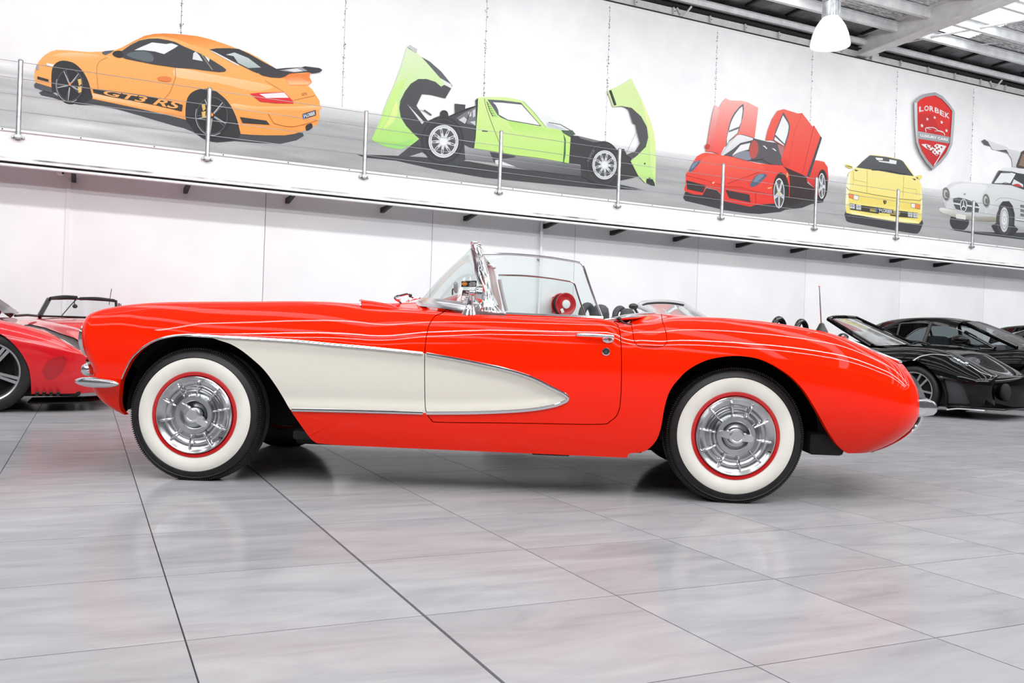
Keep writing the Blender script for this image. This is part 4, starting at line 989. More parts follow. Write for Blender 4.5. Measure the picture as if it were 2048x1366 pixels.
def car_skin(fr, yc, T, crest_px, left_px=None, right_px=None, X0=None, X1=None, nx=260, ns=(26, 24, 26), Ln=.1, Rn=.15, Lt=.22, Rt=.3, iters=7, nose_c=.15, tail_c=.12, pw=(2.3, 2.3), fit_crest=False):
    """near half of a car body as a grid: columns run from one end round the side to the other end, rows from the sill
    over the widest line and the wing crest to the centre line.  T holds smooth tables over local x: yb (side), zm (widest height),
    zr, yr (sill), yc (crest inset), zt (centre-line height).  The crest height and the two ends are fitted to the photograph."""
    nb, nu, ntp = ns; NR = nb + nu + ntp + 1
    tq = lambda f, x: f(x)
    # crest height table from the picture
    xn = None
    cp = np.array(crest_px, float)
    cl = np.array([fr.at(p[0], p[1], float(T['yb'](0)) + .18) for p in cp])
    for _ in range(4):
        cl = np.array([fr.at(p[0], p[1], float(T['yc'](l[0]))) for p, l in zip(cp, cl)])
    cx, cz = cl[:, 0].copy(), cl[:, 2].copy()
    X0r = np.full(NR, cl[0, 0] if X0 is None else X0); X1r = np.full(NR, cl[-1, 0] if X1 is None else X1)
    def ends(px_list):
        L = np.array([fr.at(p[0], p[1], float(T['yb'](0)) + .12) for p in px_list]); o = np.argsort(L[:, 2]); return L[o]
    if left_px is not None: Lp = ends(left_px)
    if right_px is not None: Rp = ends(right_px)
    nside = nb + nu
    n1, n3 = 18, 22
    n2 = nx - n1 - n3
    def build():
        zc = tab(np.stack([cx, cz], -1))
        th1 = np.linspace(pi / 2, 0, n1, endpoint=False); th3 = np.linspace(0, pi / 2, n3 + 1)[1:]
        P = np.zeros((nx, NR, 3))
        for j in range(NR):
            a, b_ = X0r[j], X1r[j]
            x = np.concatenate([a + Ln - Ln * np.sin(th1), np.linspace(a + Ln, b_ - Lt, n2), b_ - Lt + Lt * np.sin(th3)])
            e = np.concatenate([Rn * (1 - np.cos(th1)), np.zeros(n2), Rt * (1 - np.cos(th3))])
            yb, zm, zr_, yr, yk, zk, zt_ = T['yb'](x), T['zm'](x), T['zr'](x), T['yr'](x), T['yc'](x), zc(x), T['zt'](x)
            zm = np.minimum(zm, zk - .03); zm = np.maximum(zm, zr_ + .05)
            if j <= nb:
                t = j / nb; z = zr_ + (zm - zr_) * t; y = yb + (yr - yb) * (1 - t) ** 2.2
            elif j <= nside:
                f = (j - nb) / nu * pi / 2
                z = zm + (zk - zm) * math.sin(f) ** (2 / pw[0]); y = yb + (yk - yb) * (1 - max(math.cos(f), 0) ** (2 / pw[1]))
            else:
                q = (j - nside) / ntp
                y = yk + (yc - yk) * q; z = zk + (zt_ - zk) * (q * q * (3 - 2 * q)); e = e * (1 - q)
            y = y + e
            P[:, j, 0] = x; P[:, j, 1] = np.minimum(y, yc); P[:, j, 2] = z
        return P
    for it in range(iters):
        P = build(); Q = fr.px(P)
        # ends
        for (lst, arr, sgn_, cols) in ((left_px and Lp, X0r, -1, slice(0, n1 + 30)), (right_px and Rp, X1r, 1, slice(nx - n3 - 40, nx))):
            if lst is None: continue
            tgt = np.array(left_px if sgn_ < 0 else right_px, float); o = np.argsort(tgt[:, 1]); tgt = tgt[o]
            for j in range(nside + 1):
                q = Q[cols, j]; k = np.argmin(q[:, 0]) if sgn_ < 0 else np.argmax(q[:, 0])
                want = np.interp(q[k, 1], tgt[:, 1], tgt[:, 0])
                dep = (fr.w(P[cols, j][k]) - [0, 0, HCAM]) @ F0
                arr[j] += .8 * (want - q[k, 0]) * dep / FPX
            s_ = arr[:nside + 1].copy()
            for _ in range(2): s_[1:-1] = (s_[:-2] + 2 * s_[1:-1] + s_[2:]) / 4
            arr[:nside + 1] = s_
            c_ = -nose_c if sgn_ < 0 else tail_c
            for j in range(nside + 1, NR): arr[j] = arr[nside] + c_ * math.sin((j - nside) / ntp * pi / 2)
        if not fit_crest: continue
        # crest: top silhouette of the near half
        sub = Q[:, nb:nside + 3]; xs_ = sub[..., 0].ravel(); ys_ = sub[..., 1].ravel()
        for i in range(len(cx)):
            m_ = np.abs(xs_ - cp[i, 0]) < 6
            if not m_.any(): continue
            top_ = ys_[m_].min(); dep = (fr.w(np.array([cx[i], T['yc'](cx[i]), cz[i]])) - [0, 0, HCAM]) @ F0
            # a sloping silhouette reaches higher inside the window
            sl = np.abs(np.interp(cp[i, 0] + 6, cp[:, 0], cp[:, 1]) - np.interp(cp[i, 0] - 6, cp[:, 0], cp[:, 1])) / 2
            if sl > 6: continue
            cz[i] -= .7 * (cp[i, 1] - sl - top_) * dep / FPX
    P = build()
    du = np.gradient(P, axis=0); dv = np.gradient(P, axis=1)
    N = np.cross(du, dv); N /= np.maximum(np.linalg.norm(N, axis=2), 1e-9)[..., None]
    c = N[nx // 2, nb]
    if c[1] > 0: N = -N
    F = []
    idx = lambda i, j: i * NR + j
    for i in range(nx - 1):
        for j in range(NR - 1):
            F.append((idx(i, j), idx(i + 1, j), idx(i + 1, j + 1), idx(i, j + 1)))
    return dict(S=(P.reshape(-1, 3), N.reshape(-1, 3), F), P=P, nside=nside, nb=nb, zc=tab(np.stack([cx, cz], -1)), n1=n1, n3=n3)

def end_cap(P, nside, yc, bulge, nv=12):
    """closes a car's end between the rounded corner and the centre line"""
    V = []; F = []
    nr = nside + 1
    for k in range(nv + 1):
        q = k / nv
        p = P[:nr].copy(); p[:, 0] += bulge * math.sin(q * pi / 2); p[:, 1] = p[:, 1] * (1 - q) + yc * q; V.append(p)
    V = np.array(V); du = np.gradient(V, axis=0); dv = np.gradient(V, axis=1); N = np.cross(du, dv); N /= np.maximum(np.linalg.norm(N, axis=2), 1e-9)[..., None]
    if N[0, nr // 2, 0] * (1 if bulge > 0 else -1) < 0: N = -N
    for k in range(nv):
        for j in range(nr - 1): F.append((k * nr + j, (k + 1) * nr + j, (k + 1) * nr + j + 1, k * nr + j + 1))
    return V.reshape(-1, 3), N.reshape(-1, 3), F

def on_skin(fr, sk, px, py, near=True):
    """point of a skin that shows at a pixel"""
    Pg = sk['P'][:, :sk['nside'] + 3].reshape(-1, 3); Q = fr.px(Pg); d = (Q[:, 0] - px) ** 2 + (Q[:, 1] - py) ** 2
    o = np.argsort(d)[:6]
    w_ = 1 / (d[o] + 1e-3)
    y = (Pg[o, 1] * w_).sum() / w_.sum()
    return fr.at(px, py, y)
def skin_path(fr, sk, pts, off=0.):
    p = np.array([on_skin(fr, sk, *q) for q in pts]); p[:, 1] -= off; return p

M_chrome = mat('chrome', (232, 233, 235), .06, 1.)
M_brushed = noise_col(mat('brushed_alloy', (205, 206, 208), .2, 1.), (185, 186, 188), (220, 221, 222), 8)
M_tyre = noise_col(mat('tyre_rubber', (17, 17, 18), .5), (13, 13, 14), (22, 22, 23), 30)
M_whitewall = noise_col(mat('whitewall_rubber', (228, 225, 216), .5), (220, 217, 208), (232, 229, 221), 6)
M_red = mat('red_lacquer', (253, 34, 0), .35, 0, .7, .0)
M_redrim = mat('red_rim_paint', (196, 10, 14), .25, 0, .8)
M_cream = mat('cream_lacquer', (226, 221, 209), .3, 0, 1.0, .4)
M_under = mat('underbody_black', (14, 14, 15), .8)
M_trimred = noise_col(mat('red_vinyl', (176, 22, 18), .5), (160, 18, 14), (190, 28, 22), 40, bump=.1)
M_glass = glass('window_glass', (.95, .975, .97), .5)
M_screen = glass('windscreen_glass', (.90, .945, .935), .25)


# ------------------------------------------------------------------ cars parked behind
M_red2 = mat('deep_red_lacquer', (212, 6, 22), .3, 0, 1.0, .4)
M_blk = mat('black_lacquer', (7, 7, 8), .3, 0, .8, .0)
M_silver = mat('silver_lacquer', (205, 207, 209), .3, .4, 1.0)
M_gloss = mat('gloss_black_trim', (12, 12, 13), .2, 0, .5)
M_dglass = glass('dark_glass', (.42, .46, .47), .5)
M_lglass = glass('clear_screen', (.84, .88, .88), .5)
M_lamp = mat('lamp_cover', (70, 74, 78), .08, .2, 1.)
M_alloy = mat('alloy_wheel', (186, 188, 191), .3, .8)
M_leather = noise_col(mat('grey_leather', (62, 64, 67), .55), (54, 56, 58), (72, 74, 77), 30, bump=.1)

def car_frame(px, py, a):
    g = ground(px, py)[:2]; d_ = g / np.linalg.norm(g); pr_ = np.array([d_[1], -d_[0]]); a = math.radians(a)
    return Frame(g, math.cos(a) * pr_ - math.sin(a) * d_)

def alloy(R, ri, n, parent, loc, face=1, style=0):
    """road wheel: tyre, rim and spokes; face 1 shows towards -y"""
    o = mk('wheel', lathe([(ri, .0), (ri - .012, .004), (ri - .02, .02), (ri - .03, .14), (ri - .01, .2)], 56), M_alloy, parent)
    mk('tyre', lathe([(ri, .0), (ri + .01, -.006), (R - .03, -.004), (R - .008, .012), (R, .03), (R, .2), (R - .01, .215), (ri, .22)], 72), M_tyre, o)
    sp = []
    for i in range(n):
        a = i * 2 * pi / n + .3
        if style == 0: bars = [(-.02, .0), (.02, .0)]
        else: bars = [(-.05, .0), (.05, .0)]
        for off, _ in bars:
            sp_ = loft([[(r, y0, off * (.4 + .6 * r / ri) - h), (r, y0, off * (.4 + .6 * r / ri) + h), (r, y0 + .03, off * (.4 + .6 * r / ri) + h), (r, y0 + .03, off * (.4 + .6 * r / ri) - h)] for r, h, y0 in ((.03, .012, .03), (ri * .5, .011, .02), (ri - .015, .013, .008))])
            mk('spoke', xf(sp_, Matrix.Rotation(a, 4, 'Y')), M_alloy, o)
    mk('hub', lathe([(0, .022), (.035, .024), (.05, .035), (.06, .06)], 24), M_alloy, o)
    mk('brake_disc', lathe([(0, .1), (ri * .8, .1), (ri * .8, .12)], 40), M_under, o)
    o.location = loc
    if face < 0: o.rotation_euler = (0, 0, pi)
    return o

def panel(S, fr, poly, off=.004):
    V, N, F = clip(S, lambda V: sdf(poly, fr.px(V)))
    return V + N * off, N, F

def quad_surface(A, B, n=10, m=8, bow=(0, 0, 0)):
    """ruled pane between two edge curves given as point lists"""
    A = crom(A, n); B = crom(B, n); k = min(len(A), len(B)); A = A[:k]; B = B[:k]; G = []
    for i in range(m + 1):
        q = i / m; G.append(A * (1 - q) + B * q + np.outer(np.sin(np.linspace(0, pi, k)), np.array(bow)) * 1.0)
    return loft(G, closed=False)

def loft_body(st, n=28):
    """closed body from stations (x, half width, z0, z1)"""
    rings = []
    for x, hw, z0, z1 in st:
        rings.append([(x, hw * math.copysign(abs(math.cos(t)) ** .45, math.cos(t)), (z0 + z1) / 2 + (z1 - z0) / 2 * math.copysign(abs(math.sin(t)) ** .6, math.sin(t))) for t in np.arange(n) * 2 * pi / n])
    return loft(rings)

def std_T(w, zmf=.55, over=None):
    d_ = dict(yb=tab([(-4, .05), (-3, -.01), (-1, -.03), (0, -.03), (.6, .02), (1.2, .1)]), zm=tab([(-4, zmf), (0, zmf), (.6, zmf - .05), (1.2, zmf - .12)]),
              zr=tab([(-4, .2), (-2, .16), (0, .15), (1.2, .17)]), yr=tab([(-4, .15), (-2, .06), (0, .06), (1.2, .16)]), yc=tab([(-4, .2), (-2, .2), (0, .22), (.6, .3), (1.2, .4)]), zt=tab([(-4, .85), (-1, .85), (0, .74), (.5, .62), (1.2, .45)]))
    d_.update(over or {}); return d_

# ---- red coupe at the left edge
fr = car_frame(-30, 826, 6)
c1 = empty('sports_car', fr.M(), label='bright red low coupe cut off by the left edge behind the convertible', cat='car')
yc_ = .97
sk = car_skin(fr, yc_, std_T(1.94, .56, dict(zt=tab([(-4, .95), (-2, .9), (-.2, .80), (.2, .79), (.55, .74), (.8, .66), (1.2, .5)]), zm=tab([(-4, .6), (0, .58), (.5, .52), (1.2, .44)]))),
              [(-560, 628), (-420, 625), (-200, 632), (-90, 634), (-28, 637), (0, 640), (40, 648), (75, 657), (110, 668), (140, 682), (165, 700), (190, 722)], None, None, X0=-3.5, X1=.98, nx=230, ns=(22, 26, 22), Lt=.42, Rt=.62, tail_c=.22)
# crest heights follow the drawing directly
S = sk['S']
arch = crom([(-125, 800), (-122, 745), (-100, 695), (-66, 668), (-28, 660), (0, 667.6), (22, 683), (44, 709), (59, 742), (63, 792)], 5)
arch = np.concatenate([arch, [(63, 900), (-125, 900)]])
arch2 = [(x * .93 - 455, y + 2) for x, y in arch]
S = clip(clip(S, lambda V: -sdf(arch, fr.px(V))), lambda V: -sdf(arch2, fr.px(V)))
hlp = [(46, 650.5), (70, 656), (88, 659), (110, 672), (136, 688), (160, 701), (168, 690), (150, 676), (123, 667.5), (90, 655), (60, 648.5)]
Sb_ = clip(S, lambda V: -sdf(hlp, fr.px(V)))
Sb_ = flange(Sb_, (0, .04, 0), lambda m: abs(m[1] - yc_) > .01)
Sb_ = cat(Sb_, end_cap(sk['P'][0], sk['nside'], yc_, -.15), end_cap(sk['P'][-1], sk['nside'], yc_, .18))
bd = mkS('body', cat(Sb_, mirror(Sb_, yc_)), M_red2, c1)
hp = panel(S, fr, hlp, -.006); mkS('headlight', hp, M_black, c1, label='black slanting headlight strip'); mkS('headlight', mirror(hp, yc_), M_gloss, c1)
hq = panel(S, fr, [(118, 676), (130, 681), (154, 696), (140, 690), (126, 682)], .0); mkS('lamp_lens', hq, M_silver, bd)
iq = panel(S, fr, crom([(84, 742), (96, 722), (120, 712), (134, 716), (128, 738), (110, 756), (92, 760)], 4), .003); mkS('bumper_shade', iq, mat('shaded_red', (176, 6, 22), .35, 0, .8), bd)  # shade of the bumper hollow put into a darker red patch
lip = fr.path(crom([(55, 806), (90, 805), (140, 804), (180, 802.5), (206, 800.5)], 4), np.linspace(.02, .25, 17))
mk('front_splitter', [loft([[p_ + d_ for d_ in ([0, -.02, -.012], [0, -.03, .0], [0, .0, .012], [0, .5, .012], [0, .5, -.012])] for p_ in lip])], M_gloss, c1)
for k in range(4):
    p_ = fr.at(74 + 14 * k, 795, .02); mk('vent_blade', bbox(p_[0] - .012, p_[0] + .012, .0, .12, p_[2] + .012, p_[2] + .05, .004), M_gloss, bd)
alloy(.335, .245, 5, c1, (0, .02, .335)); alloy(.335, .245, 5, c1, (-2.66, .02, .335)); alloy(.335, .245, 5, c1, (0, 2 * yc_ - .02, .335), -1); alloy(.335, .245, 5, c1, (-2.66, 2 * yc_ - .02, .335), -1)
mk('underbody', bbox(-3.2, .7, .12, 2 * yc_ - .12, .13, .5, .03), M_under, c1)
for cx_ in (0, -2.66): mk('inner_wing', xf(lathe([(.40, .06), (.40, .4), (0, .42)], 32, 0, pi), Matrix.Translation((cx_, .02, .33))), M_under, c1)
# roof and glass
A_ = [fr.at(x, y, 2 * yc_ - q) * [1, -1, 1] + [0, 2 * yc_, 0] for x, y, q in ((23, 631, .30), (-18, 603.5, .42), (-78, 572, .5))]
DX = A_[0][0] - fr.at(44, 632.5, .3)[0]
B_ = [np.array([p_[0] + .12, yc_, p_[2] + .02]) for p_ in A_]
V, F = quad_surface(A_, B_, 8, 8); mk('windscreen', join([(V, F), (lambda q: (q, [tuple(reversed(f)) for f in F]))(V * [1, -1, 1] + [0, 2 * yc_, 0])]), M_dglass, c1)
mk('screen_pillar', tube(crom([A_[0] + [.02, -.02, 0], A_[1] + [0, -.02, 0], A_[2]], 6), .028, 8), M_gloss, c1)
mk('screen_pillar', tube(crom([p_ * [1, -1, 1] + [0, 2 * yc_, 0] for p_ in A_], 6), .028, 8), M_gloss, c1)
mk('roof', loft_body([(-2.7, .62, .7, .85), (-2.2, .6, .7, 1.02), (-1.6, .56, .7, 1.17), (-1.1, .53, .8, 1.22), (-.75, .5, .95, 1.2)]), M_red2, c1).location = (DX, yc_, 0)
mk('wiper', [tube([fr.at(30, 631.5, .5), fr.at(55, 630, .7), fr.at(74, 632, .9)], .012, 6)], M_black, c1)
mk('side_window', quad_surface([fr.at(36, 634, .24), fr.at(-40, 628, .2), fr.at(-160, 624, .2)], [fr.at(-4, 607, .40), fr.at(-60, 580, .45), fr.at(-160, 572, .46)], 6, 3), M_dglass, c1).location.x = DX

# ---- small red roadster behind it, only its screen shows
o_ = ray(155, 640); o_ = o_ * 10.82
d_ = o_[:2] / np.linalg.norm(o_[:2]); pr_ = np.array([d_[1], -d_[0]])
ax = math.cos(math.radians(48)) * pr_ + math.sin(math.radians(48)) * d_      # from nose to tail
R2 = Frame(o_[:2], ax)
M2 = R2.M()
c2_ = empty('roadster', M2, label='open roadster seen only by its upright windscreen at the far left by the wall', cat='car')
R2.M()
mk('body', loft_body([(-1.28, .45, .3, .55), (-1.2, .6, .22, .68), (-.95, .72, .2, .78), (-.4, .74, .2, .83), (.0, .76, .2, .845), (.8, .76, .2, .84), (1.3, .74, .2, .8), (1.55, .66, .3, .72), (1.64, .5, .38, .62)]), M_red2, c2_)
fl_ = Frame(o_[:2] , pr_)     # picture-parallel axes through the screen, for its outline
def rw(px, py, dep):          # point at a given forward depth in the roadster's own axes
    p_ = ray(px, py) * (dep + .52); v = p_ - np.array([o_[0], o_[1], 0.]); return np.array([v @ R2.ex, v @ R2.ey, p_[2] + HCAM])
bl_, tl_, tr_, br_ = rw(78, 634, 9.85), rw(98, 598, 10.0), rw(232, 602, 10.95), rw(233, 636, 10.75)
mk('windscreen', loft([np.linspace(bl_, br_, 10), np.linspace(tl_, tr_, 10)], closed=False), M_lglass, c2_)
mk('screen_frame', [tube([bl_, tl_ * .6 + bl_ * .4, tl_], .028, 8), tube(crom([tl_, rw(154, 597.5, 10.4), tr_], 6), .013, 8), tube([tr_, br_], .018, 8), tube([rw(80, 632, 9.8), rw(150, 634, 10.3), rw(233, 637, 10.7)], .012, 8)], M_gloss, c2_)
for a_, b_, e1 in (((100, 595.5), (154, 594), 10.2), ((160, 596), (229, 600.5), 10.7)):
    mk('sun_visor', [tube(crom([rw(a_[0], a_[1] + 1.5, e1 - .25), rw((a_[0] + b_[0]) / 2, (a_[1] + b_[1]) / 2 - 1, e1), rw(b_[0], b_[1] + 1, e1 + .2)], 6), .02, 8, flat=.6)], M_black, c2_)
pm_ = rw(150, 612.5, 10.5); mk('rear_view_mirror', [ellipsoid(pm_, (.03, .03, .026), 14, 8), tube([pm_, rw(148.5, 605, 10.45), rw(150, 598, 10.4)], .006, 6)], M_leather, c2_)
mk('wiper', [tube([rw(124, 631, 10.1), rw(140, 612, 10.2), rw(154, 597.5, 10.35)], .006, 6)], M_black, c2_)
mk('aerial', [tube([rw(218, 610, 11.0), rw(223, 577.5, 11.0)], .004, 6)], M_black, c2_)
mk('roll_hoop', tube([rw(236.5, 640, 11.4), rw(237, 606.5, 11.4)], .022, 8), M_chrome, c2_); mk('roll_hoop', tube([rw(241, 640, 11.5), rw(241, 608, 11.5)], .014, 8), M_chrome, c2_)
for x in (-.8, 1.0):
    for s in (1, -1): alloy(.29, .19, 5, c2_, (x, s * -.77, .29), s)

# ---- silver roadster behind the cockpit
def at_depth(px, d_): p_ = ray(px, 690) * d_; return p_[:2]
g = at_depth(1425, 8.95); d_ = g / np.linalg.norm(g); pr_ = np.array([d_[1], -d_[0]]); a_ = math.radians(18)
R3 = Frame(g, math.cos(a_) * pr_ - math.sin(a_) * d_)
c3 = empty('roadster', R3.M(), label='silver open roadster with black headrests behind the cockpit of the red and cream car', cat='car')
b3 = mk('body', loft_body([(-2.95, .5, .35, .62), (-2.8, .7, .25, .78), (-2.3, .84, .2, .86), (-1.2, .85, .18, .86), (-.6, .86, .18, .86), (0, .86, .18, .82), (.5, .8, .2, .72), (.75, .6, .25, .6), (.85, .4, .3, .52)]), M_silver, c3); b3.location = (0, .88, 0)
for x in (-2.35, 0):
    alloy(.31, .21, 5, c3, (x, .0, .31)); alloy(.31, .21, 5, c3, (x, 1.76, .31), -1)
hn, hf = R3.at(1276, 612, .3), R3.at(1366, 608.5, 1.46); bn, bf = R3.at(1350, 646, .15), R3.at(1436, 653, 1.6)
hm = R3.at(1318, 603.5, .85)
top3 = crom([hn, R3.at(1290, 605.5, .5), hm, R3.at(1345, 605, 1.2), hf], 6)
bot3 = np.array([bn * (1 - q) + bf * q + [.12 * math.sin(pi * q), 0, 0] for q in np.linspace(0, 1, len(top3))])
s3 = mk('windscreen', loft([top3 * (1 - q) + bot3 * q for q in np.linspace(0, 1, 6)], closed=False), M_lglass, c3)
mk('screen_frame', [tube(np.concatenate([[bn * .7 + hn * .3], [bn * .3 + hn * .7], top3, [bf * .3 + hf * .7], [bf]]), .026, 10)], M_silver, s3)
mk('screen_seal', [tube(np.concatenate([[bn], top3 * .96 + bot3 * .04, [bf]]) , .012, 8)], M_black, s3)
mk('dashboard', bbox(-.95, -.75, .25, 1.5, .8, .92, .03), M_leather, c3)
mk('steering_wheel', tube([(-1.02 + .06 * math.sin(t) , .5 + .17 * math.cos(t), .93 + .15 * math.sin(t)) for t in np.arange(32) * pi / 16], .012, 8, closed=True), M_red_enamel, c3)
def headrest(nm, fr, x0, x1, ytop, ybot, y, m, par, solid=False):
    """hooped or solid head restraint showing between two pixel columns"""
    l, r_ = fr.at(x0, ybot, y), fr.at(x1, ybot, y); t_ = fr.at((x0 + x1) / 2, ytop, y); cx_ = (l[0] + r_[0]) / 2; hw = (r_[0] - l[0]) / 2; zb_ = min(l[2], r_[2]) - .18; h_ = t_[2] - zb_
    if solid:
        rings = [[(cx_ + hw * .75 * k * math.cos(t), y + .14 * k * math.copysign(abs(math.sin(t)) ** .7, math.sin(t)), zb_ + h_ * u) for t in np.arange(18) * pi / 9] for u, k in ((0, .9), (.4, 1.), (.7, .98), (.88, .85), (.97, .55), (1., .2))]
        return mk(nm, loft(rings), m, par)
    rt = .35 * hw
    pts = [(cx_ - .5 * hw, y - .15, zb_)] + [(cx_ - .1 * hw + .3 * hw * math.cos(t) * 0, y - .15 * math.cos(t), zb_ + (h_ - rt) * (.55 + .45 * math.sin(t))) for t in np.linspace(0, pi, 15)] + [(cx_ - .5 * hw, y + .15, zb_)]
    return mk(nm, tube(crom(pts, 3), rt, 12), m, par)
headrest('headrest_hoop', R3, 1158, 1196, 604.5, 632, .45, M_leather, c3); headrest('headrest', R3, 1182, 1219, 609, 636, .42, M_leather, c3, True)
headrest('headrest_hoop', R3, 1226, 1258, 611, 626, 1.25, M_leather, c3); headrest('headrest', R3, 1240, 1270, 617, 630, 1.22, M_leather, c3, True)
p_ = R3.at(1267, 613, .1); mk('door_mirror', [ellipsoid(p_, (.05, .06, .035), 16, 10), tube([p_, p_ + [.06, .06, -.12]], .015, 8)], M_gloss, c3)

# ---- black open sports car at the right
fr = car_frame(1823, 831, 20)
c4 = empty('sports_car', fr.M(), label='black open sports car, nose to the right, behind the tail of the convertible', cat='car')
yc_ = .96
sk = car_skin(fr, yc_, std_T(1.92, .5, dict(yb=tab([(-4, .05), (-3, -.01), (-1, -.02), (0, -.02), (.5, .0), (.75, .03), (1.2, .1)]), zt=tab([(-4, .86), (-2, .88), (-.9, .86), (-.5, .82), (0, .74), (.5, .60), (.8, .50), (1.1, .42)]), yc=tab([(-4, .25), (-2, .25), (-.7, .2), (0, .22), (.5, .34), (.8, .42), (1.2, .5)]))),
              [(1300, 678), (1420, 668), (1500, 664), (1600, 672), (1700, 692), (1760, 697), (1790, 696), (1825, 695), (1860, 697), (1899, 703), (1930, 716), (1960, 731), (1985, 744), (2010, 755)], None, None, X0=-3.45, X1=.86, nx=240, ns=(24, 26, 24), Lt=.14, Rt=.2, tail_c=.28)
S = sk['S']
arch = np.concatenate([crom([(1757, 826), (1758, 785), (1768, 757), (1785, 736), (1807, 724), (1831, 721.6), (1854, 733), (1877.7, 759), (1889, 785), (1890, 825)], 5), [(1890, 900), (1757, 900)]])
intake = crom([(1886, 757), (1905, 761), (1922, 768), (1932, 788), (1940, 818), (1899, 819), (1894, 790)], 4)
S = clip(S, lambda V: -sdf(arch, fr.px(V)))
arch2 = arch * [.92, 1] + [1385 - 1823 * .92, -6]
S = clip(S, lambda V: -sdf(arch2, fr.px(V)))
lamp_pl = crom([(1897, 716.5), (1901, 713.2), (1912, 713.5), (1928, 720.5), (1937, 729), (1934, 733), (1920, 729.5), (1904, 722.5)], 4)
Sb_ = clip(clip(S, lambda V: -sdf(lamp_pl, fr.px(V))), lambda V: -sdf(intake, fr.px(V)))
# the cockpit is open
ck = [(-2.1, .32), (-.75, .30), (-.62, yc_ + .1), (-2.15, yc_ + .1)]
Sb_ = clip(Sb_, lambda V: -np.where(V[:, 2] > .7, sdf(ck, V[:, :2]), -1.))
Sb_ = flange(Sb_, (0, .05, 0), lambda m: abs(m[1] - yc_) > .01 and not (-2.2 < m[0] < -.6 and m[2] > .75))
capR = end_cap(sk['P'][-1], sk['nside'], yc_, .20)
Sb_ = cat(Sb_, end_cap(sk['P'][0], sk['nside'], yc_, -.1), capR)
Sfar = flange(clip(clip(clip(sk['S'], lambda V: -sdf(arch, fr.px(V))), lambda V: -sdf(arch2, fr.px(V))), lambda V: -np.where(V[:, 2] > .7, sdf(ck, V[:, :2]), -1.)), (0, .05, 0), lambda m: abs(m[1] - yc_) > .01 and not (-2.2 < m[0] < -.6 and m[2] > .75))
bd = mkS('body', cat(Sb_, mirror(cat(Sfar, end_cap(sk['P'][0], sk['nside'], yc_, -.1), capR), yc_)), M_blk, c4)
hp = panel(S, fr, lamp_pl, -.008); mkS('headlight', hp, M_lamp, c4, label='clear headlight cover'); mkS('headlight', mirror(panel(sk['S'], fr, lamp_pl, .002), yc_), M_lamp, c4)
p_ = on_skin(fr, sk, 1920, 722); mk('lamp_bulb', [ellipsoid(p_ + [-.03, .02, .0], (.03, .025, .025), 14, 8), ellipsoid(p_ + [.06, .03, -.03], (.028, .02, .022), 14, 8)], M_chrome, bd)
ip = panel(S, fr, intake, -.05); mkS('side_intake', ip, mat('intake_grey', (66, 67, 70), .6), c4)
il = on_skin(fr, sk, 1915, 818); mk('intake_blade', tube(skin_path(fr, sk, crom([(1894, 819.5), (1915, 817.5), (1940, 819), (1975, 822)], 4), .01), .009, 8), M_silver, bd)
# front grille mouth and lower edge on the nose
mk('front_grille', [ellipsoid((.935, yc_ - .54, .34), (.05, .14, .11), 24, 14)], M_under, c4)
mk('front_grille', [ellipsoid((.935, yc_ + .54, .34), (.05, .14, .11), 24, 14)], M_under, c4)
mk('front_splitter', [bbox(.2, 1.02, .12, 2 * yc_ - .12, .13, .155, .008)], M_gloss, c4)
alloy(.31, .235, 5, c4, (0, .01, .31), 1, 1); alloy(.33, .235, 5, c4, (-2.6, .01, .33), 1, 1); alloy(.31, .235, 5, c4, (0, 2 * yc_ - .01, .31), -1, 1); alloy(.33, .235, 5, c4, (-2.6, 2 * yc_ - .01, .33), -1, 1)
mk('underbody', bbox(-3.2, .7, .14, 2 * yc_ - .14, .14, .5, .03), M_under, c4)
for cx_ in (0, -2.6): mk('inner_wing', xf(lathe([(.40, .08), (.40, .4), (0, .42)], 32, 0, pi), Matrix.Translation((cx_, .02, .31))), M_under, c4)
hn, hf, bn, bf = fr.at(1656, 638, .38), fr.at(1712, 635.5, 1.5), fr.at(1743, 692, .2), fr.at(1825, 686.5, 1.66)
top4 = crom([hn, fr.at(1668, 634.5, .6), fr.at(1690, 634, 1.0), hf], 6)
bot4 = np.array([bn * (1 - q) + bf * q + [.10 * math.sin(pi * q), 0, 0] for q in np.linspace(0, 1, len(top4))])
s4 = mk('windscreen', loft([top4 * (1 - q) + bot4 * q for q in np.linspace(0, 1, 8)], closed=False), glass('tinted_screen', (.55, .6, .6), .7), c4)
mk('screen_frame', [tube(np.concatenate([[bn], [bn * .66 + hn * .34], [bn * .33 + hn * .67], top4, [bf * .5 + hf * .5], [bf]]), np.concatenate([np.full(3, .032), np.full(len(top4), .026), [.02, .02]]), 10)], M_blk, s4)
mk('screen_trim', [tube([bn + [.05, .03, .01], bn * .5 + hn * .5 + [.05, .04, .01], hn + [.05, .05, 0]], .007, 6)], M_chrome, s4)
mk('wiper', [tube(crom([fr.at(1826, 688, 1.0), fr.at(1840, 684, .9), fr.at(1860, 689, .8)], 5), .012, 6), tube([fr.at(1815, 690, .9), fr.at(1832, 687, 1.0)], .008, 6)], M_black, s4)
headrest('roll_hoop', fr, 1543, 1576, 632, 655, .5, M_gloss, c4); headrest('roll_hoop', fr, 1589, 1620, 637, 657, 1.3, M_gloss, c4)
p_ = fr.at(1686, 674, .0); mk('door_mirror', [ellipsoid(p_, (.07, .07, .05), 18, 12), tube([p_, p_ + [.05, .15, -.08]], .02, 8)], M_blk, c4)
mk('cockpit_lining', bbox(-2.0, -.8, .3, 2 * yc_ - .3, .45, .62, .03), M_leather, c4)
for yy_ in (.55, 1.37): mk('seat', [bbox(-2.0, -1.82, yy_ - .24, yy_ + .24, .5, .98, .06)], M_leather, c4)

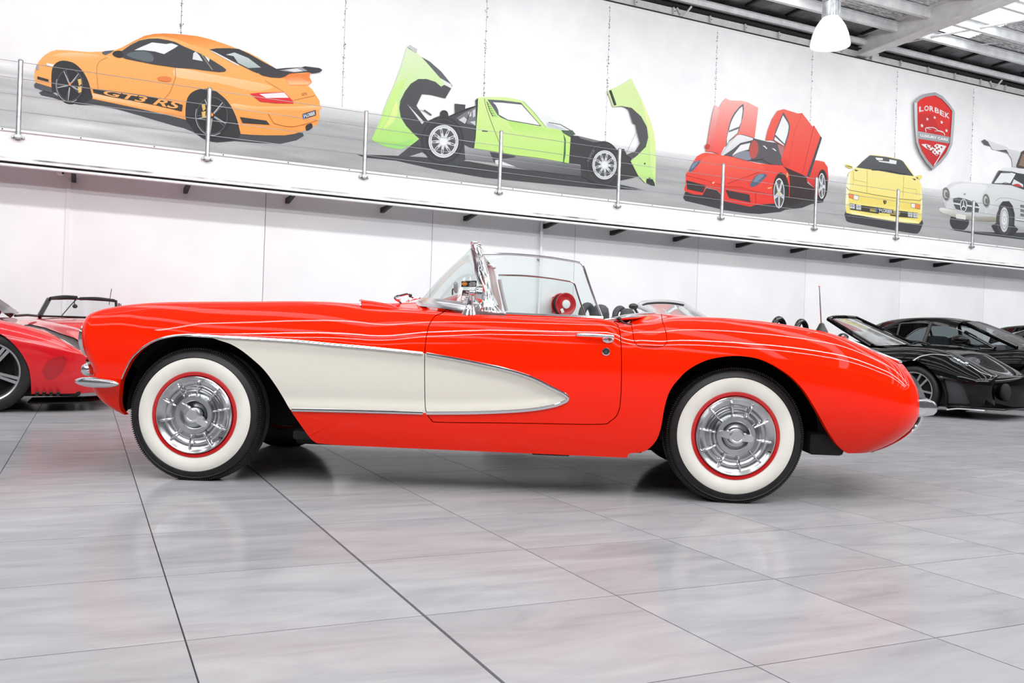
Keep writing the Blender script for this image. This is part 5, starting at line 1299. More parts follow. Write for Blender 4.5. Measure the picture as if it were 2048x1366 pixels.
# ---- black four seat coupe behind it
g = at_depth(2075, 12.9); d_ = g / np.linalg.norm(g); pr_ = np.array([d_[1], -d_[0]]); a_ = math.radians(17)
R5 = Frame(g, math.cos(a_) * pr_ - math.sin(a_) * d_)
c5 = empty('coupe', R5.M(), label='black four seat coupe with a sloping roof behind the open black sports car', cat='car')
yc_ = .95
sk = car_skin(R5, yc_, std_T(1.9, .6, dict(zt=tab([(-4, .95), (-1, .97), (0, .92), (.5, .82), (1.2, .6)]))),
              [(1650, 700), (1740, 692), (1800, 691), (1854, 692), (1920, 696), (1990, 699.5), (2048, 697), (2090, 702), (2130, 712), (2165, 728)], None, None, X0=-3.75, X1=.95, nx=180, ns=(18, 20, 16), Lt=.3, Rt=.4)
S = sk['S']
pr5 = R5.px(np.array([[0, 0, .34]]))[0]
for q in (0, -2.95):
    pc = R5.px(np.array([[q, 0, .34]]))[0]; rr_ = .385 * FPX / 13.0
    pl5 = [(pc[0] + rr_ * math.cos(t) * .97, pc[1] + rr_ * math.sin(t)) for t in np.arange(36) * pi / 18]
    S = clip(S, lambda V: -sdf(pl5, R5.px(V)))
Sb_ = cat(S, end_cap(sk['P'][0], sk['nside'], yc_, -.1), end_cap(sk['P'][-1], sk['nside'], yc_, .12))
bd = mkS('body', cat(Sb_, mirror(Sb_, yc_)), M_blk, c5)
for x in (0, -2.95):
    alloy(.345, .25, 7, c5, (x, .02, .345)); alloy(.345, .25, 7, c5, (x, 2 * yc_ - .02, .345), -1)
    mk('inner_wing', xf(lathe([(.39, .06), (.39, .4), (0, .42)], 32, 0, pi), Matrix.Translation((x, .02, .34))), M_under, c5)
mk('underbody', bbox(-3.4, .6, .14, 2 * yc_ - .14, .14, .5, .03), M_under, c5)
roof = [(1722, 668), (1751, 650), (1784, 640), (1831, 635.5), (1878, 635.5), (1905, 638.4), (1927, 642.5)]
gl = [(1728, 676), (1765, 656.5), (1790, 649), (1814, 645.8), (1854, 645.8), (1901, 653.9), (1936, 667.9), (1986, 695)]
belt = [(1735, 689), (1790, 688.5), (1824, 688), (1860, 689.5), (1900, 692), (1950, 696), (1986, 697.5)]
yl = lambda py: .12 + .30 * (697 - py) / 60
Gt = np.array([R5.at(x, y, yl(y)) for x, y in crom(gl, 4)]); Gb = np.array([R5.at(x, y, yl(y)) for x, y in crom(belt, 4)])
k = min(len(Gt), len(Gb)); Gt2 = Gt[np.linspace(0, len(Gt) - 1, 24).astype(int)]; Gb2 = Gb[np.linspace(0, len(Gb) - 1, 24).astype(int)]
def mir5(VF): V, F = VF; V = np.array(V); V[:, 1] = 2 * yc_ - V[:, 1]; return V, [tuple(reversed(f)) for f in F]
for f_ in (lambda q: q, mir5):
    sw = mk('side_window', f_(loft([Gb2, Gt2], closed=False)), M_dglass, c5)
    mk('window_frame', f_(tube(np.concatenate([Gt, Gb[::-1]]), .007, 6, closed=True)), M_chrome, sw)
    mk('door_pillar', f_(tube([R5.at(1846, 690, .16), R5.at(1862, 646, .38)], .03, 8)), M_black, sw)
    mk('door_pillar', f_(tube([R5.at(1790, 690, .16), R5.at(1800, 648, .38)], .02, 8)), M_black, sw)
rings = []
rt_ = np.array([R5.at(x, y, .52) for x, y in crom(roof, 4)])
gi = np.array([R5.at(x, y, yl(y) - .01) for x, y in crom([(1726, 676), (1763, 655.5), (1790, 648), (1814, 644.8), (1854, 644.8), (1890, 650.5), (1912, 657)], 4)])
R_ = []
for a_, b_ in zip(gi, rt_):
    half = [a_, a_ * .5 + b_ * .5 + [0, -.02, .02], b_, np.array([b_[0], (b_[1] + yc_) / 2, b_[2] + .015]), np.array([b_[0], yc_, b_[2] + .02])]
    R_.append(half + [h_ * [1, -1, 1] + [0, 2 * yc_, 0] for h_ in half[:-1][::-1]])
mk('roof', loft(R_, closed=False), M_blk, c5, ang=80)
hn5, bn5 = R5.at(1926, 645, .5), R5.at(2034, 695.5, .18)
t5 = np.array([hn5, np.array([hn5[0] + .08, yc_, hn5[2] + .04]), hn5 * [1, -1, 1] + [0, 2 * yc_, 0]]); b5 = np.array([bn5, np.array([bn5[0] + .2, yc_, bn5[2] + .02]), bn5 * [1, -1, 1] + [0, 2 * yc_, 0]])
mk('windscreen', loft([crom(t5, 8) * (1 - q) + crom(b5, 8) * q for q in np.linspace(0, 1, 6)], closed=False), glass('coupe_screen', (.4, .44, .44), .35), c5)
for f_ in (lambda q: q, mir5): mk('screen_pillar', f_(tube([R5.at(1930, 664, .3), R5.at(1960, 680, .24), R5.at(1990, 696.5, .16)], .028, 8)), M_blk, c5)
for f_ in (lambda q: q, mir5): mk('screen_pillar', f_(tube([hn5, hn5 * .5 + bn5 * .5, bn5], .03, 8)), M_blk, c5)
p_ = R5.at(1920, 679, -.08); dm = mk('door_mirror', [ellipsoid(p_, (.13, .09, .07), 20, 12), tube([p_ + [.05, .0, -.05], p_ + [.16, .2, -.1]], .02, 8)], M_blk, c5)
mk('door_seam', tube([on_skin(R5, sk, 1994, 700) + [0, -.002, 0], on_skin(R5, sk, 1996, 725) + [0, -.002, 0], on_skin(R5, sk, 1994, 760) + [0, -.002, 0]], .004, 5), M_silver, bd)
for y_ in (.5, 1.4):
    mk('seat', [bbox(-1.75, -1.5, y_ - .24, y_ + .24, .5, 1.08, .06)], M_leather, c5); mk('seat', [bbox(-2.5, -2.3, y_ - .24, y_ + .24, .5, 1.02, .06)], M_leather, c5)
mk('dashboard', bbox(-.9, -.5, .25, 2 * yc_ - .25, .8, .96, .04), M_leather, c5)

# ---- one more black car further along
g = at_depth(2170, 16.3); d_ = g / np.linalg.norm(g); pr_ = np.array([d_[1], -d_[0]]); a_ = math.radians(14)
R6 = Frame(g, math.cos(a_) * pr_ - math.sin(a_) * d_)
c6 = empty('coupe', R6.M(), label='black car farthest along the wall, only the back of its roof in view', cat='car')
b6 = mk('body', loft_body([(-3.4, .6, .4, .8), (-3.2, .8, .25, .95), (-2.6, .9, .2, 1.0), (-1.0, .92, .2, 1.0), (0, .92, .2, .92), (.6, .85, .2, .82), (.95, .6, .3, .65)]), M_blk, c6); b6.location = (0, .93, 0)
rf = [R6.at(x, y, .45) for x, y in ((1986, 662), (2009, 654.5), (2048, 651), (2090, 651), (2130, 657), (2180, 676))]
rings = [[p_ + [0, -.3, -.3], p_ + [0, -.05, -.04], p_, p_ + [0, .45, .03], p_ + [0, .95, 0], p_ + [0, 1.0, -.04], p_ + [0, 1.25, -.3]] for p_ in crom(rf, 4)]
mk('roof', loft(rings, closed=False), M_blk, c6, ang=80)
sw = mk('side_window', loft([[R6.at(x, y, .2) for x, y in ((2013, 671), (2048, 661.5), (2100, 660), (2140, 668))], [R6.at(x, y, .1) for x, y in ((2012, 682), (2048, 685), (2100, 688), (2140, 690))]], closed=False), M_dglass, c6)
mk('window_frame', tube([R6.at(x, y, .19) for x, y in ((2011, 672), (2048, 660.5), (2100, 659))], .014, 6), M_chrome, sw)
for x in (-2.75, 0):
    alloy(.34, .25, 5, c6, (x, .02, .34)); alloy(.34, .25, 5, c6, (x, 1.84, .34), -1)

# ------------------------------------------------------------------ the red convertible
_a = ground(390, 963); _b = ground(1470, 1008.5)
H = Frame(_a[:2], (_b - _a)[:2])
BASE = 2.585
YC = .815
hero = empty('convertible_car', H.M(), label='red and cream open two seater with whitewall tyres in the middle of the floor', cat='car')

M_satin = mat('satin_chrome', (238, 239, 241), .24, 1.)
def px2x(px, y=0.): return H.at(px, 800, y)[0]
T = dict(
    yb=tab([(-.75, .10), (-.5, .045), (-.3, -.005), (0, -.045), (.6, -.055), (1.3, -.06), (2.0, -.06), (2.6, -.06), (3.0, -.035), (3.3, .01), (3.6, .06)]),
    zm=tab([(-.8, .56), (-.4, .56), (0, .58), (.7, .58), (1.5, .60), (2.0, .62), (2.6, .62), (3.1, .56), (3.4, .50), (3.7, .48)]),
    zr=tab([(-.8, .30), (-.38, .295), (-.2, .285), (.5, .21), (.7, .2), (1.6, .198), (2.1, .196), (2.35, .21), (3.0, .25), (3.2, .25), (3.7, .27)]),
    yr=tab([(-.8, .17), (-.4, .12), (0, .06), (.6, .03), (1.5, .02), (2.1, .02), (2.6, .05), (3.1, .10), (3.6, .2)]),
    yc=tab([(-.8, .22), (-.5, .20), (-.2, .18), (.3, .17), (.8, .15), (1.1, .08), (1.4, .045), (1.9, .04), (2.05, .06), (2.3, .14), (2.7, .19), (3.1, .21), (3.7, .24)]),
    zt=tab([(-.9, .80), (-.5, .85), (0, .895), (.5, .912), (.72, .921), (.8, .926), (.95, .935), (1.2, .93), (1.6, .9), (2.0, .91), (2.25, .915), (2.5, .905), (2.9, .85), (3.2, .76), (3.5, .62)]))
crest = [(176.6, 630.5), (187, 625.5), (198.6, 621.7), (212, 617.5), (228, 614.4), (257, 610), (301, 606), (360, 604), (440, 603.4), (520, 603), (600, 602.5), (650, 603.5), (690, 606), (724, 610), (753, 614), (788, 617.8), (830, 620.5), (880, 624), (953, 629), (1010, 631.5), (1100, 635), (1205, 639), (1227, 642.5), (1242, 648.5), (1258, 650.5), (1276, 648), (1308, 644), (1334, 638.4), (1352, 636), (1396, 634.7), (1440, 635.6), (1484, 639), (1520, 642.5), (1580, 651), (1617, 657.6), (1653, 665.6), (1683, 675.5), (1705, 684.5), (1726, 694.2), (1756, 708.5), (1785, 720.5), (1804, 728.5)]
nose = [(176, 630), (170, 638), (165.5, 647), (163.5, 656), (162.7, 668), (162.7, 678), (165, 692), (168, 704), (173, 713), (180, 724), (185, 734), (187.5, 744), (186.5, 754), (184.5, 764), (184.5, 775), (189, 785), (195.7, 793), (206, 804.5), (222, 816), (235, 823), (247, 829), (260, 833)]
tail = [(1804, 727), (1808.5, 732), (1820, 748), (1829, 764.5), (1836, 780.6), (1838.5, 796), (1839, 815), (1838, 831), (1835, 838.6), (1827.5, 852), (1811, 868), (1792, 881), (1770, 892), (1742, 901.6), (1722, 905.5), (1703, 907.6)]
SK = car_skin(H, YC, T, crest, nose, tail, nx=430, ns=(34, 30, 26), nose_c=.05)
S0 = SK['S']

arch_f = np.concatenate([crom([(241, 762), (248.4, 744), (260, 722), (276, 703), (295, 688.4), (316, 678), (345, 671.5), (378, 669.5), (410, 672), (440, 681), (462, 688.5), (484, 701.5), (506, 719), (528, 739.6), (550, 769), (567.4, 797), (581, 820.5), (609, 861), (624, 880), (643, 890.5), (668, 895.2)], 5), [(700, 897), (700, 1100), (262, 1100), (262, 845), (250, 829)], crom([(245, 825), (241, 819), (238, 806), (238.4, 788), (241, 762)], 4)[:-1]])
arch_r = np.concatenate([[(1255, 1100), (1255, 906.5)], crom([(1268, 906), (1289, 902.5), (1304.6, 891), (1316, 874), (1323, 850), (1328, 820), (1335, 793), (1344.5, 774), (1356, 759.7), (1371, 744), (1388.5, 732), (1410.4, 721.6), (1432.4, 715.7), (1461.7, 712), (1491, 713), (1520, 718.5), (1550, 732), (1580, 752), (1594.6, 766), (1609, 782.5), (1624, 806), (1638.6, 831), (1653, 857.6), (1668, 881), (1681, 897), (1694, 906.2)], 5), [(1706, 909.5), (1706, 1100)]])
door_pl = np.concatenate([crom([(893, 618), (887, 624), (880.7, 627.4), (870, 632), (861.6, 643.5), (856.5, 655), (852, 677), (849.3, 706.5), (849, 760), (849.6, 800), (851, 819), (855.6, 831.7), (864.8, 841), (879, 844.8), (1029.6, 846.5), (1194, 849), (1220, 842.8), (1236.4, 826), (1242, 789.6), (1243, 716), (1241, 672), (1236, 652), (1229, 643.5), (1222, 630)], 5), [(1222, 560), (893, 560)]])
cove_pl = np.concatenate([[(350, 735), (352, 690)], crom([(378, 672.5), (400, 670.5), (440, 673), (513, 677), (586.5, 682), (660, 689), (740, 696), (847, 706.5), (914, 719), (980, 732), (1025, 742.5), (1066, 756), (1103, 775), (1125, 785), (1134, 793), (1136, 799), (1128, 805), (1103, 813.5), (1048, 821), (956, 825.5), (850, 826), (740, 823), (660, 821), (575, 819)], 5), [(400, 830)]])
fuel_pl = crom([(1261.5, 628), (1263, 650), (1265.4, 663), (1268, 680.6), (1272.7, 689.4), (1281.5, 693), (1300, 694), (1319.6, 694), (1328.4, 691), (1333, 683.5), (1333, 670), (1329, 654), (1325, 642), (1322, 620)], 5)
def pxf(poly, off, sgn_=1):
    return lambda V: sgn_ * (sdf(poly, H.px(V)) + off)
# the cream cove is pressed a little into the side
V, N, F = S0
Pg = V.reshape(SK['P'].shape); side = np.zeros(Pg.shape[:2], bool); side[:, :SK['nside'] + 1] = True
dcv = sdf(cove_pl, H.px(V)); t = np.clip((dcv) / 26, 0, 1); t = t * t * (3 - 2 * t)
V = V.copy(); V[:, 1] += np.where(side.ravel(), .016 * t, 0)
P2 = V.reshape(Pg.shape); SK['P'] = P2
du = np.gradient(P2, axis=0); dv = np.gradient(P2, axis=1); N = np.cross(du, dv); N /= np.maximum(np.linalg.norm(N, axis=2), 1e-9)[..., None]
if N[200, 20, 1] > 0: N = -N
S0 = (V, N.reshape(-1, 3), F)
S1 = clip(clip(S0, pxf(arch_f, 0, -1)), pxf(arch_r, 0, -1))
# cockpit opening (plan view)
def wedge_x(y, xp, xc, y0, n=2.0):   # plan curve of the wrap-round screen: x over y
    u = np.clip((YC - y) / (YC - y0), 0, 1); return xp - (xp - xc) * (1 - u ** n) ** (1 / n)
XP, XCW, YP = 1.375, .955, .135
yy = np.linspace(YP - .02, YC + .02, 24)
cock = [(wedge_x(y, XP + .06, XCW + .09, YP - .02), y) for y in yy[::-1]] + [(1.45, .095), (1.97, .09)] + [(1.985 + .25 * ((y - .09) / (YC - .09)) ** .8, y) for y in np.linspace(.1, YC + .02, 20)]
top_only = lambda V: V[:, 2] > .8
S1 = clip(S1, lambda V: -np.where((V[:, 2] > .78), sdf(cock, V[:, :2]), -1.))
# panels
Sd = clip(S1, pxf(door_pl, -1.0)); Sb = clip(S1, pxf(door_pl, .6, -1))
Sf = clip(Sb, pxf(fuel_pl, -.8)); Sb = clip(Sb, pxf(fuel_pl, .6, -1))
Sbc = clip(Sb, pxf(cove_pl, 0)); Sbr = clip(Sb, pxf(cove_pl, 0, -1))
Sdc = clip(Sd, pxf(cove_pl, 0)); Sdr = clip(Sd, pxf(cove_pl, 0, -1))
nocut = lambda m: abs(m[1] - YC) > .004
def thick(S): return flange(S, (0, .04, 0), lambda m: nocut(m) and not (m[0] > 1 and m[0] < 2.3 and m[2] > .84))
nbt = SK['nside']
cap_l = end_cap(SK['P'][0], nbt, YC, -.14); cap_r = end_cap(SK['P'][-1], nbt, YC, .10)
Sbr2 = cat(thick(Sbr), cap_l, cap_r)
body = mkS('body', cat(Sbr2, mirror(Sbr2, YC)), M_red, hero)
mkS('cove_panel', thick(Sbc), M_cream, body, label='cream painted side cove')
mkS('cove_panel', mirror(thick(Sbc), YC), M_cream, body, label='cream painted side cove')
fd = mkS('fuel_door', thick(Sf), M_red, body)
mkS('fuel_door', mirror(thick(Sf), YC), M_red, body)
door = mkS('door', thick(Sdr), M_red, hero); mkS('cove_panel', thick(Sdc), M_cream, door, label='cream tip of the side cove')
fdoor = mkS('door', mirror(thick(Sdr), YC), M_red, hero); mkS('cove_panel', mirror(thick(Sdc), YC), M_cream, fdoor, label='cream tip of the side cove')
def mir(VF): V, F = VF; V = np.asarray(V, float).copy(); V[:, 1] = 2 * YC - V[:, 1]; return V, [tuple(reversed(f)) for f in F]
def both(VF):
    if isinstance(VF, list): VF = join(VF)
    return join([VF, mir(VF)])
# chrome spear round the cove
def spear(pts, par, r=.0085):
    p = skin_path(H, SK, crom(pts, 5), .004)
    for q in (tube(p, r, 8, flat=.55), mir(tube(p, r, 8, flat=.55))): mk('chrome_spear', q, M_chrome, par)
spear([(244, 757), (260, 722.5), (276, 704), (295, 689.5), (316, 679), (345, 672), (378, 670), (440, 673.5), (513, 677.5), (586.5, 682), (660, 689), (740, 696), (846, 706.5)], body, np.concatenate([np.linspace(.004, .006, 30), np.full(31, .0085)]))
spear([(853, 708), (914, 718.5), (980, 732), (1025, 743), (1066, 756.5), (1103, 775), (1125, 786), (1134, 793), (1135, 799), (1128, 804.5), (1103, 813), (1048, 821), (956, 825.5), (853, 826.5)], door)
spear([(846, 826), (740, 823), (660, 821), (584, 819.5)], body, .0085)
M_valance = mat('grey_valance', (176, 178, 180), .5)
# dark inner wings and floor pan
lin_ = []
for cx_, hz in ((0.0, .32), (BASE, .325)):
    r0 = .42
    lin_.append(xf(lathe([(.53, .135), (r0, .13), (r0, .42), (0, .44)], 40, 0, pi - (.5 if cx_ < 1 else 0)), Matrix.Translation((cx_, .02, hz))))
    lin_.append(xf(lathe([(r0, .13), (r0, .42), (0, .44)], 40, 0, pi), Matrix.Translation((cx_, .02, hz))))
for q in lin_: mk('inner_wing', q, M_under, hero); mk('inner_wing', mir(q), M_under, hero)
mk('floor_pan', [bbox(.45, 2.15, .06, 2 * YC - .06, .215, .26, .01), bbox(-.35, .5, .45, 2 * YC - .45, .24, .5, .03), bbox(2.1, 3.0, .42, 2 * YC - .42, .25, .55, .03), bbox(.4, 1.0, .3, .42, .165, .22, .01), bbox(1.62, 1.80, .1, .25, .182, .2, .004), bbox(2.95, 3.12, .1, 2 * YC - .1, .235, .34, .02)], M_under, hero)
mk('axle', [tube([(0, .1, .3), (0, 2 * YC - .1, .3)], .035, 10), tube([(BASE, .1, .32), (BASE, 2 * YC - .1, .32)], .045, 10), tube([(2.2, .55, .2), (3.3, .5, .25)], .025, 8)], M_under, hero)
for f_ in (lambda q: q, mir): mk('front_valance', f_(loft([[(-.33 + .03 * math.cos(a), y, .29 + .05 * math.sin(a)) for a in np.arange(8) * pi / 4] for y in (.1, YC - .002)])), M_valance, hero)

# ---- wheels
RW = .332
def wheel_parts():
    o = mk('wheel', lathe([(.17, .02), (.188, .012), (.192, .004), (.205, .002), (.2085, .007), (.2085, .02), (.19, .05), (.185, .12), (.205, .16)], 72), M_redrim, None)
    prof = [(.2075, .016), (.2085, .006), (.222, .0), (.245, -.002), (.262, .0), (.2745, .006)]
    blk = [(.2745, .006), (.277, .007), (.279, .0045), (.295, .011), (.303, .016), (.306, .0145), (.309, .018), (.314, .026), (.316, .0245), (.319, .029), (.3245, .038), (.328, .046), (.331, .058)]
    tr = []
    for y in (.074, .092, .11):
        tr += [(.3325, y - .006), (.326, y - .003), (.326, y + .003), (.3325, y + .006)]
    blk += tr + [(.331, .126), (.32, .15), (.29, .168), (.25, .175), (.205, .165)]
    def flat(VF):
        V, F = VF; V = V.copy(); V[:, 2] = np.maximum(V[:, 2], -.3205); return V, F
    mk('tyre', flat(lathe(blk, 120)), M_tyre, o)
    # shoulder ribs
    rb = []
    for i in range(190):
        a = i * 2 * pi / 190
        rb.append(xf(box(.316, .3228, .022, .034, -.0025, .0025), Matrix.Rotation(a, 4, 'Y')))
    mk('tread_ribs', flat(join(rb)), M_tyre, o, smooth=False, kind='stuff')
    mk('whitewall', lathe(prof, 120), M_whitewall, o, label='white sidewall band')
    cap = [(.187, .012), (.1865, -.002), (.182, -.006), (.176, -.002), (.168, .006), (.15, .014), (.143, .012), (.138, .018), (.128, .021), (.122, .012), (.114, .010), (.108, .018), (.1, .024), (.094, .022), (.092, -.004), (.09, -.008), (.07, -.008), (.066, -.004), (.062, .008), (.05, .022), (.03, .026), (.0, .026)]
    mk('hubcap', lathe(cap, 96), M_brushed, o, ang=40)
    for i in range(10):
        a = math.radians(6 + 36 * i)
        pts = crom([(.094, -.004, 0), (.108, .001, 0), (.13, -.002, 0), (.152, -.002, 0), (.168, .004, 0), (.174, .010, 0)], 4)
        V, F = tube(pts, np.concatenate([np.linspace(.0045, .0055, 12), np.linspace(.0055, .004, 9)]), 8)
        V[:, 1] = np.where(V[:, 1] > pts[:, 1].max(), V[:, 1] + .01, V[:, 1])
        mk('hubcap_fin', xf((V, F), Matrix.Rotation(-pi / 2 + a, 4, 'Y')), M_chrome, o)
    sp = [lathe([(.036, .02), (.036, -.022), (.034, -.026), (.026, -.028), (.024, -.0265), (0, -.0265)], 40)]
    for s in (1, -1):
        r_ = [[(s * x, y0, -h), (s * x, y0, h), (s * x, y1, h * .8), (s * x, y1, -h * .8)] for x, h, y0, y1 in ((.02, .019, .0, -.022), (.04, .021, .0, -.022), (.062, .019, -.002, -.019), (.078, .015, -.004, -.015), (.082, .010, -.005, -.013))]
        sp.append(loft(r_ if s > 0 else [q[::-1] for q in r_]))
    mk('spinner', sp, M_satin, o, ang=30)
    mk('valve', [xf(tube([(.168, -.012, .0), (.168, .01, 0)], .004, 8), Matrix.Rotation(math.radians(38), 4, 'Y'))], M_black, o)
    return o
w0 = wheel_parts(); w0.parent = hero
def set_rot(o, deg_cap, deg_sp):
    for c in o.children:
        if c.name.startswith(('hubcap', 'valve')): c.rotation_euler = (0, math.radians(deg_cap), 0)
        if c.name.startswith('spinner'): c.rotation_euler = (0, math.radians(deg_sp), 0)
h_f = H.at(388, 829.5, 0.0); h_r = H.at(1471.6, 871.3, 0.0)
ws = [(h_f[0], 0, h_f[2], 0, 0, 36), (h_r[0], 0, h_r[2], 0, -15, 8), (h_f[0], 2 * YC, h_f[2], 180, 10, 60), (h_r[0], 2 * YC, h_r[2], 180, 25, 100)]
for k, (x, y, z, rz_, a, s_) in enumerate(ws):
    o = w0 if k == 0 else dup(w0, hero)
    o.location = (x, y, .321); o.rotation_euler = (0, 0, math.radians(rz_)); set_rot(o, a, s_)

# ---- lamps, bumpers and brightwork at the ends
hl = H.at(168, 677, .14)
lprof = [(.094, .05), (.096, .0), (.094, -.014), (.086, -.02), (.078, -.014), (.076, .0)]
lx = -.66
for _ in range(4):
    lampM = Matrix.Translation((lx, .225, hl[2])) @ Matrix.Rotation(math.radians(-90 - 8), 4, 'Z'); ring = xf(lathe(lprof, 48), lampM)
    lx += (156.5 - H.px(ring[0])[:, 0].min()) * 4.5 / FPX
for f_ in (lambda q: q, mir):
    hd = mk('headlight', f_(ring), M_chrome, hero); mk('headlight_lens', f_(xf(lathe([(.077, -.006), (.06, -.018), (.03, -.026), (0, -.028)], 40), lampM)), M_white, hd)
bl = H.at(194, 764.5, .03); bl0 = H.at(150, 762, .1); bl1 = H.at(238, 768, -.02)
def blade(c0, c1, hz, ry):
    c0, c1 = np.array(c0), np.array(c1); rings = []
    d_ = (c1 - c0); L_ = np.linalg.norm(d_); ax = d_ / L_; sd = np.cross(ax, [0, 0, 1]); sd /= np.linalg.norm(sd)
    for u in np.linspace(0, 1, 25):
        k = max(1 - abs(2 * u - 1) ** 2.2, .0008) ** .5
        rings.append([c0 + d_ * u + k * (hz * math.sin(a) * np.array([0, 0, 1]) + ry * math.cos(a) * sd) for a in np.arange(18) * 2 * pi / 18])
    return loft(rings)
for f_ in (lambda q: q, mir):
    bp_ = mk('front_bumper', f_(blade(bl0, bl1, .026, .03)), M_chrome, hero)
    mk('bumper_guard', f_(ellipsoid(H.at(176, 739, .2), (.035, .03, .033), 20, 12)), M_chrome, bp_)
# grille mouth
mk('grille', [xf(lathe([(.3, .02), (.32, -.01), (.3, -.03)], 48), Matrix.Translation((-.80, YC, .55)) @ Matrix.Rotation(-pi / 2, 4, 'Z') @ Matrix.Diagonal((1, 1, .34, 1)))] + [ellipsoid((-.80, YC + .052 * (k - 5), .55), (.03, .014, .08), 12, 8) for k in range(11)], M_chrome, hero)
# rear: corner bumper, lower bumper, tail spear, upright
cb = []
for x0, x1, yt0, yt1 in (): pass
rb_top = [(1838, 797), (1850, 797), (1860, 801), (1865.6, 806), (1867, 814), (1866, 822.5), (1859, 829.5), (1848, 831.5), (1838, 832)]
q = H.path(rb_top, .26); q[:, 0] -= np.where(np.arange(len(q)) % (len(q) - 1) == 0, .05, 0); rings = []
for y, s_, dx in ((.185, .5, -.02), (.19, .75, -.005), (.205, .92, 0), (.235, 1, 0), (.34, 1, .02), (.5, 1, .07), (.52, .9, .075)):
    c_ = q.mean(0); r_ = q.copy(); r_[:, 2] = c_[2] + (q[:, 2] - c_[2]) * s_; r_[:, 0] = q[:, 0].min() + (q[:, 0] - q[:, 0].min()) * (.6 + .4 * s_) + dx; r_[:, 1] = y; rings.append(r_)
for f_ in (lambda q: q, mir): mk('rear_bumper', f_(loft(rings)), M_chrome, hero)
lo_in = [(1836, 834), (1833, 842), (1825, 854), (1809, 869.5), (1790, 882), (1768, 893), (1744, 901.5)]
lo_out = [(1850, 833), (1843.7, 849), (1832, 863.5), (1814, 878), (1792, 890.5), (1770, 899), (1746, 906)]
A_, B_ = H.path(crom(lo_in, 4), .27), H.path(crom(lo_out, 4), .27)
rings = []
for p_, q_ in zip(A_, B_):
    m_ = (p_ + q_) / 2; rings.append([p_ + [0, -.012, 0], p_ * .75 + q_ * .25 + [0, -.015, 0], m_ + [0, -.012, 0], p_ * .25 + q_ * .75 + [0, -.002, 0], q_ + [0, .018, 0], q_ + [0, .12, 0], p_ + [0, .12, 0]])
for f_ in (lambda q: q, mir): mk('lower_bumper', f_(loft(rings)), M_chrome, hero)
up_ = [(1820, 746), (1826, 752), (1836, 763), (1843, 776), (1848, 787), (1852, 797), (1837, 797), (1835, 783), (1829, 766), (1822, 752)]
q = H.path(up_, .30)
for f_ in (lambda q: q, mir): mk('tail_lamp_bezel', f_(prism(q, (.02, .14, 0))), M_chrome, hero)
sp_ = [(1684, 672.5), (1692, 679), (1710, 687.5), (1727, 695), (1756, 708), (1785, 719.5), (1804, 726.5)]
q = np.array([H.at(x, y - 1.5, float(T['yc'](H.at(x, y, .2)[0])) + .03) for x, y in crom(sp_, 4)])
for f_ in (lambda q: q, mir): mk('wing_strip', f_(tube(q, np.concatenate([[.004], np.full(len(q) - 2, .0085), [.003]]), 8)), M_chrome, hero)
# aerial on the rear wing
a0 = H.at(1643, 660, .2); a1 = H.at(1638.5, 572, .2)
an = mk('aerial', [tube([a0, a0 * .5 + a1 * .5, a1], [.0036, .003, .002], 8), ellipsoid(a1, (.005, .005, .006), 10, 6)], M_chrome, hero)
mk('aerial_base', [loft([[(a0[0] + r_ * math.cos(t), a0[1] + r_ * math.sin(t), z) for t in np.arange(16) * pi / 8] for r_, z in ((.034, a0[2] - .02), (.03, a0[2] - .005), (.02, a0[2] + .012), (.012, a0[2] + .03), (.007, a0[2] + .034))])], M_black, an)

# ---- scoops on top of the front wings
top_ = crom([(725, 600.3), (740, 601.6), (753, 603.5), (774, 607.3), (788, 611.5), (806, 619.5)], 4)
rings = []
for i, p_ in enumerate(top_):
    u = i / (len(top_) - 1); t3 = H.at(p_[0], p_[1], .17); zb_ = H.at(p_[0], 619.5 + 1.5 * u, .09)[2]; hw = .09 * (1 - .25 * u); h_ = max(t3[2] - zb_, .004)
    rings.append([(t3[0] + .012 * (abs(math.cos(a)) ** 3) * (1 - u), .17 + hw * math.copysign(abs(math.cos(a)) ** .45, math.cos(a)), zb_ + h_ * math.sin(a) ** .6) for a in np.linspace(0, pi, 17)])
V, F = loft(rings, closed=False)
for f_ in (lambda q: q, mir):
    sc_ = mk('wing_scoop', f_((V, F)), M_red, hero)
    mk('scoop_rim', f_(tube(rings[0], .004, 6)), M_chrome, sc_); mk('scoop_mouth', f_((np.array([(x + .012, y, z) for x, y, z in rings[0]]), [tuple(range(17))])), M_under, sc_)

# ---- windscreen
M_dull = mat('pale_matt_chrome', (222, 223, 224), .5)  # chrome's pale reflection put into a matt colour, for the far pillar
ang_ = np.linspace(0, 1, 40) ** .8
def base_c(y, z0=.888, zc_=.94, xp=XP, xc=XCW): u = np.clip((y - YP) / (YC - YP), 0, 1); return np.array([wedge_x(y, xp, xc, YP), y, z0 + (zc_ - z0) * (1 - (1 - u) ** 2)])
HT = H.at(946, 486, .19)
def top_c(y): u = np.clip((y - .19) / (YC - .19), 0, 1); return np.array([HT[0] - .035 * (1 - (1 - u) ** 2), y, HT[2] + .03 * (1 - (1 - u) ** 2)])
ub = 1 - (1 - np.linspace(0, 1, 40)) ** 1.0
ybs = YP + (YC - YP) * np.sin(np.linspace(0, 1, 40) * pi / 2 * .999) ** 2 ; yts = .19 + (YC - .19) * (ybs - YP) / (YC - YP)
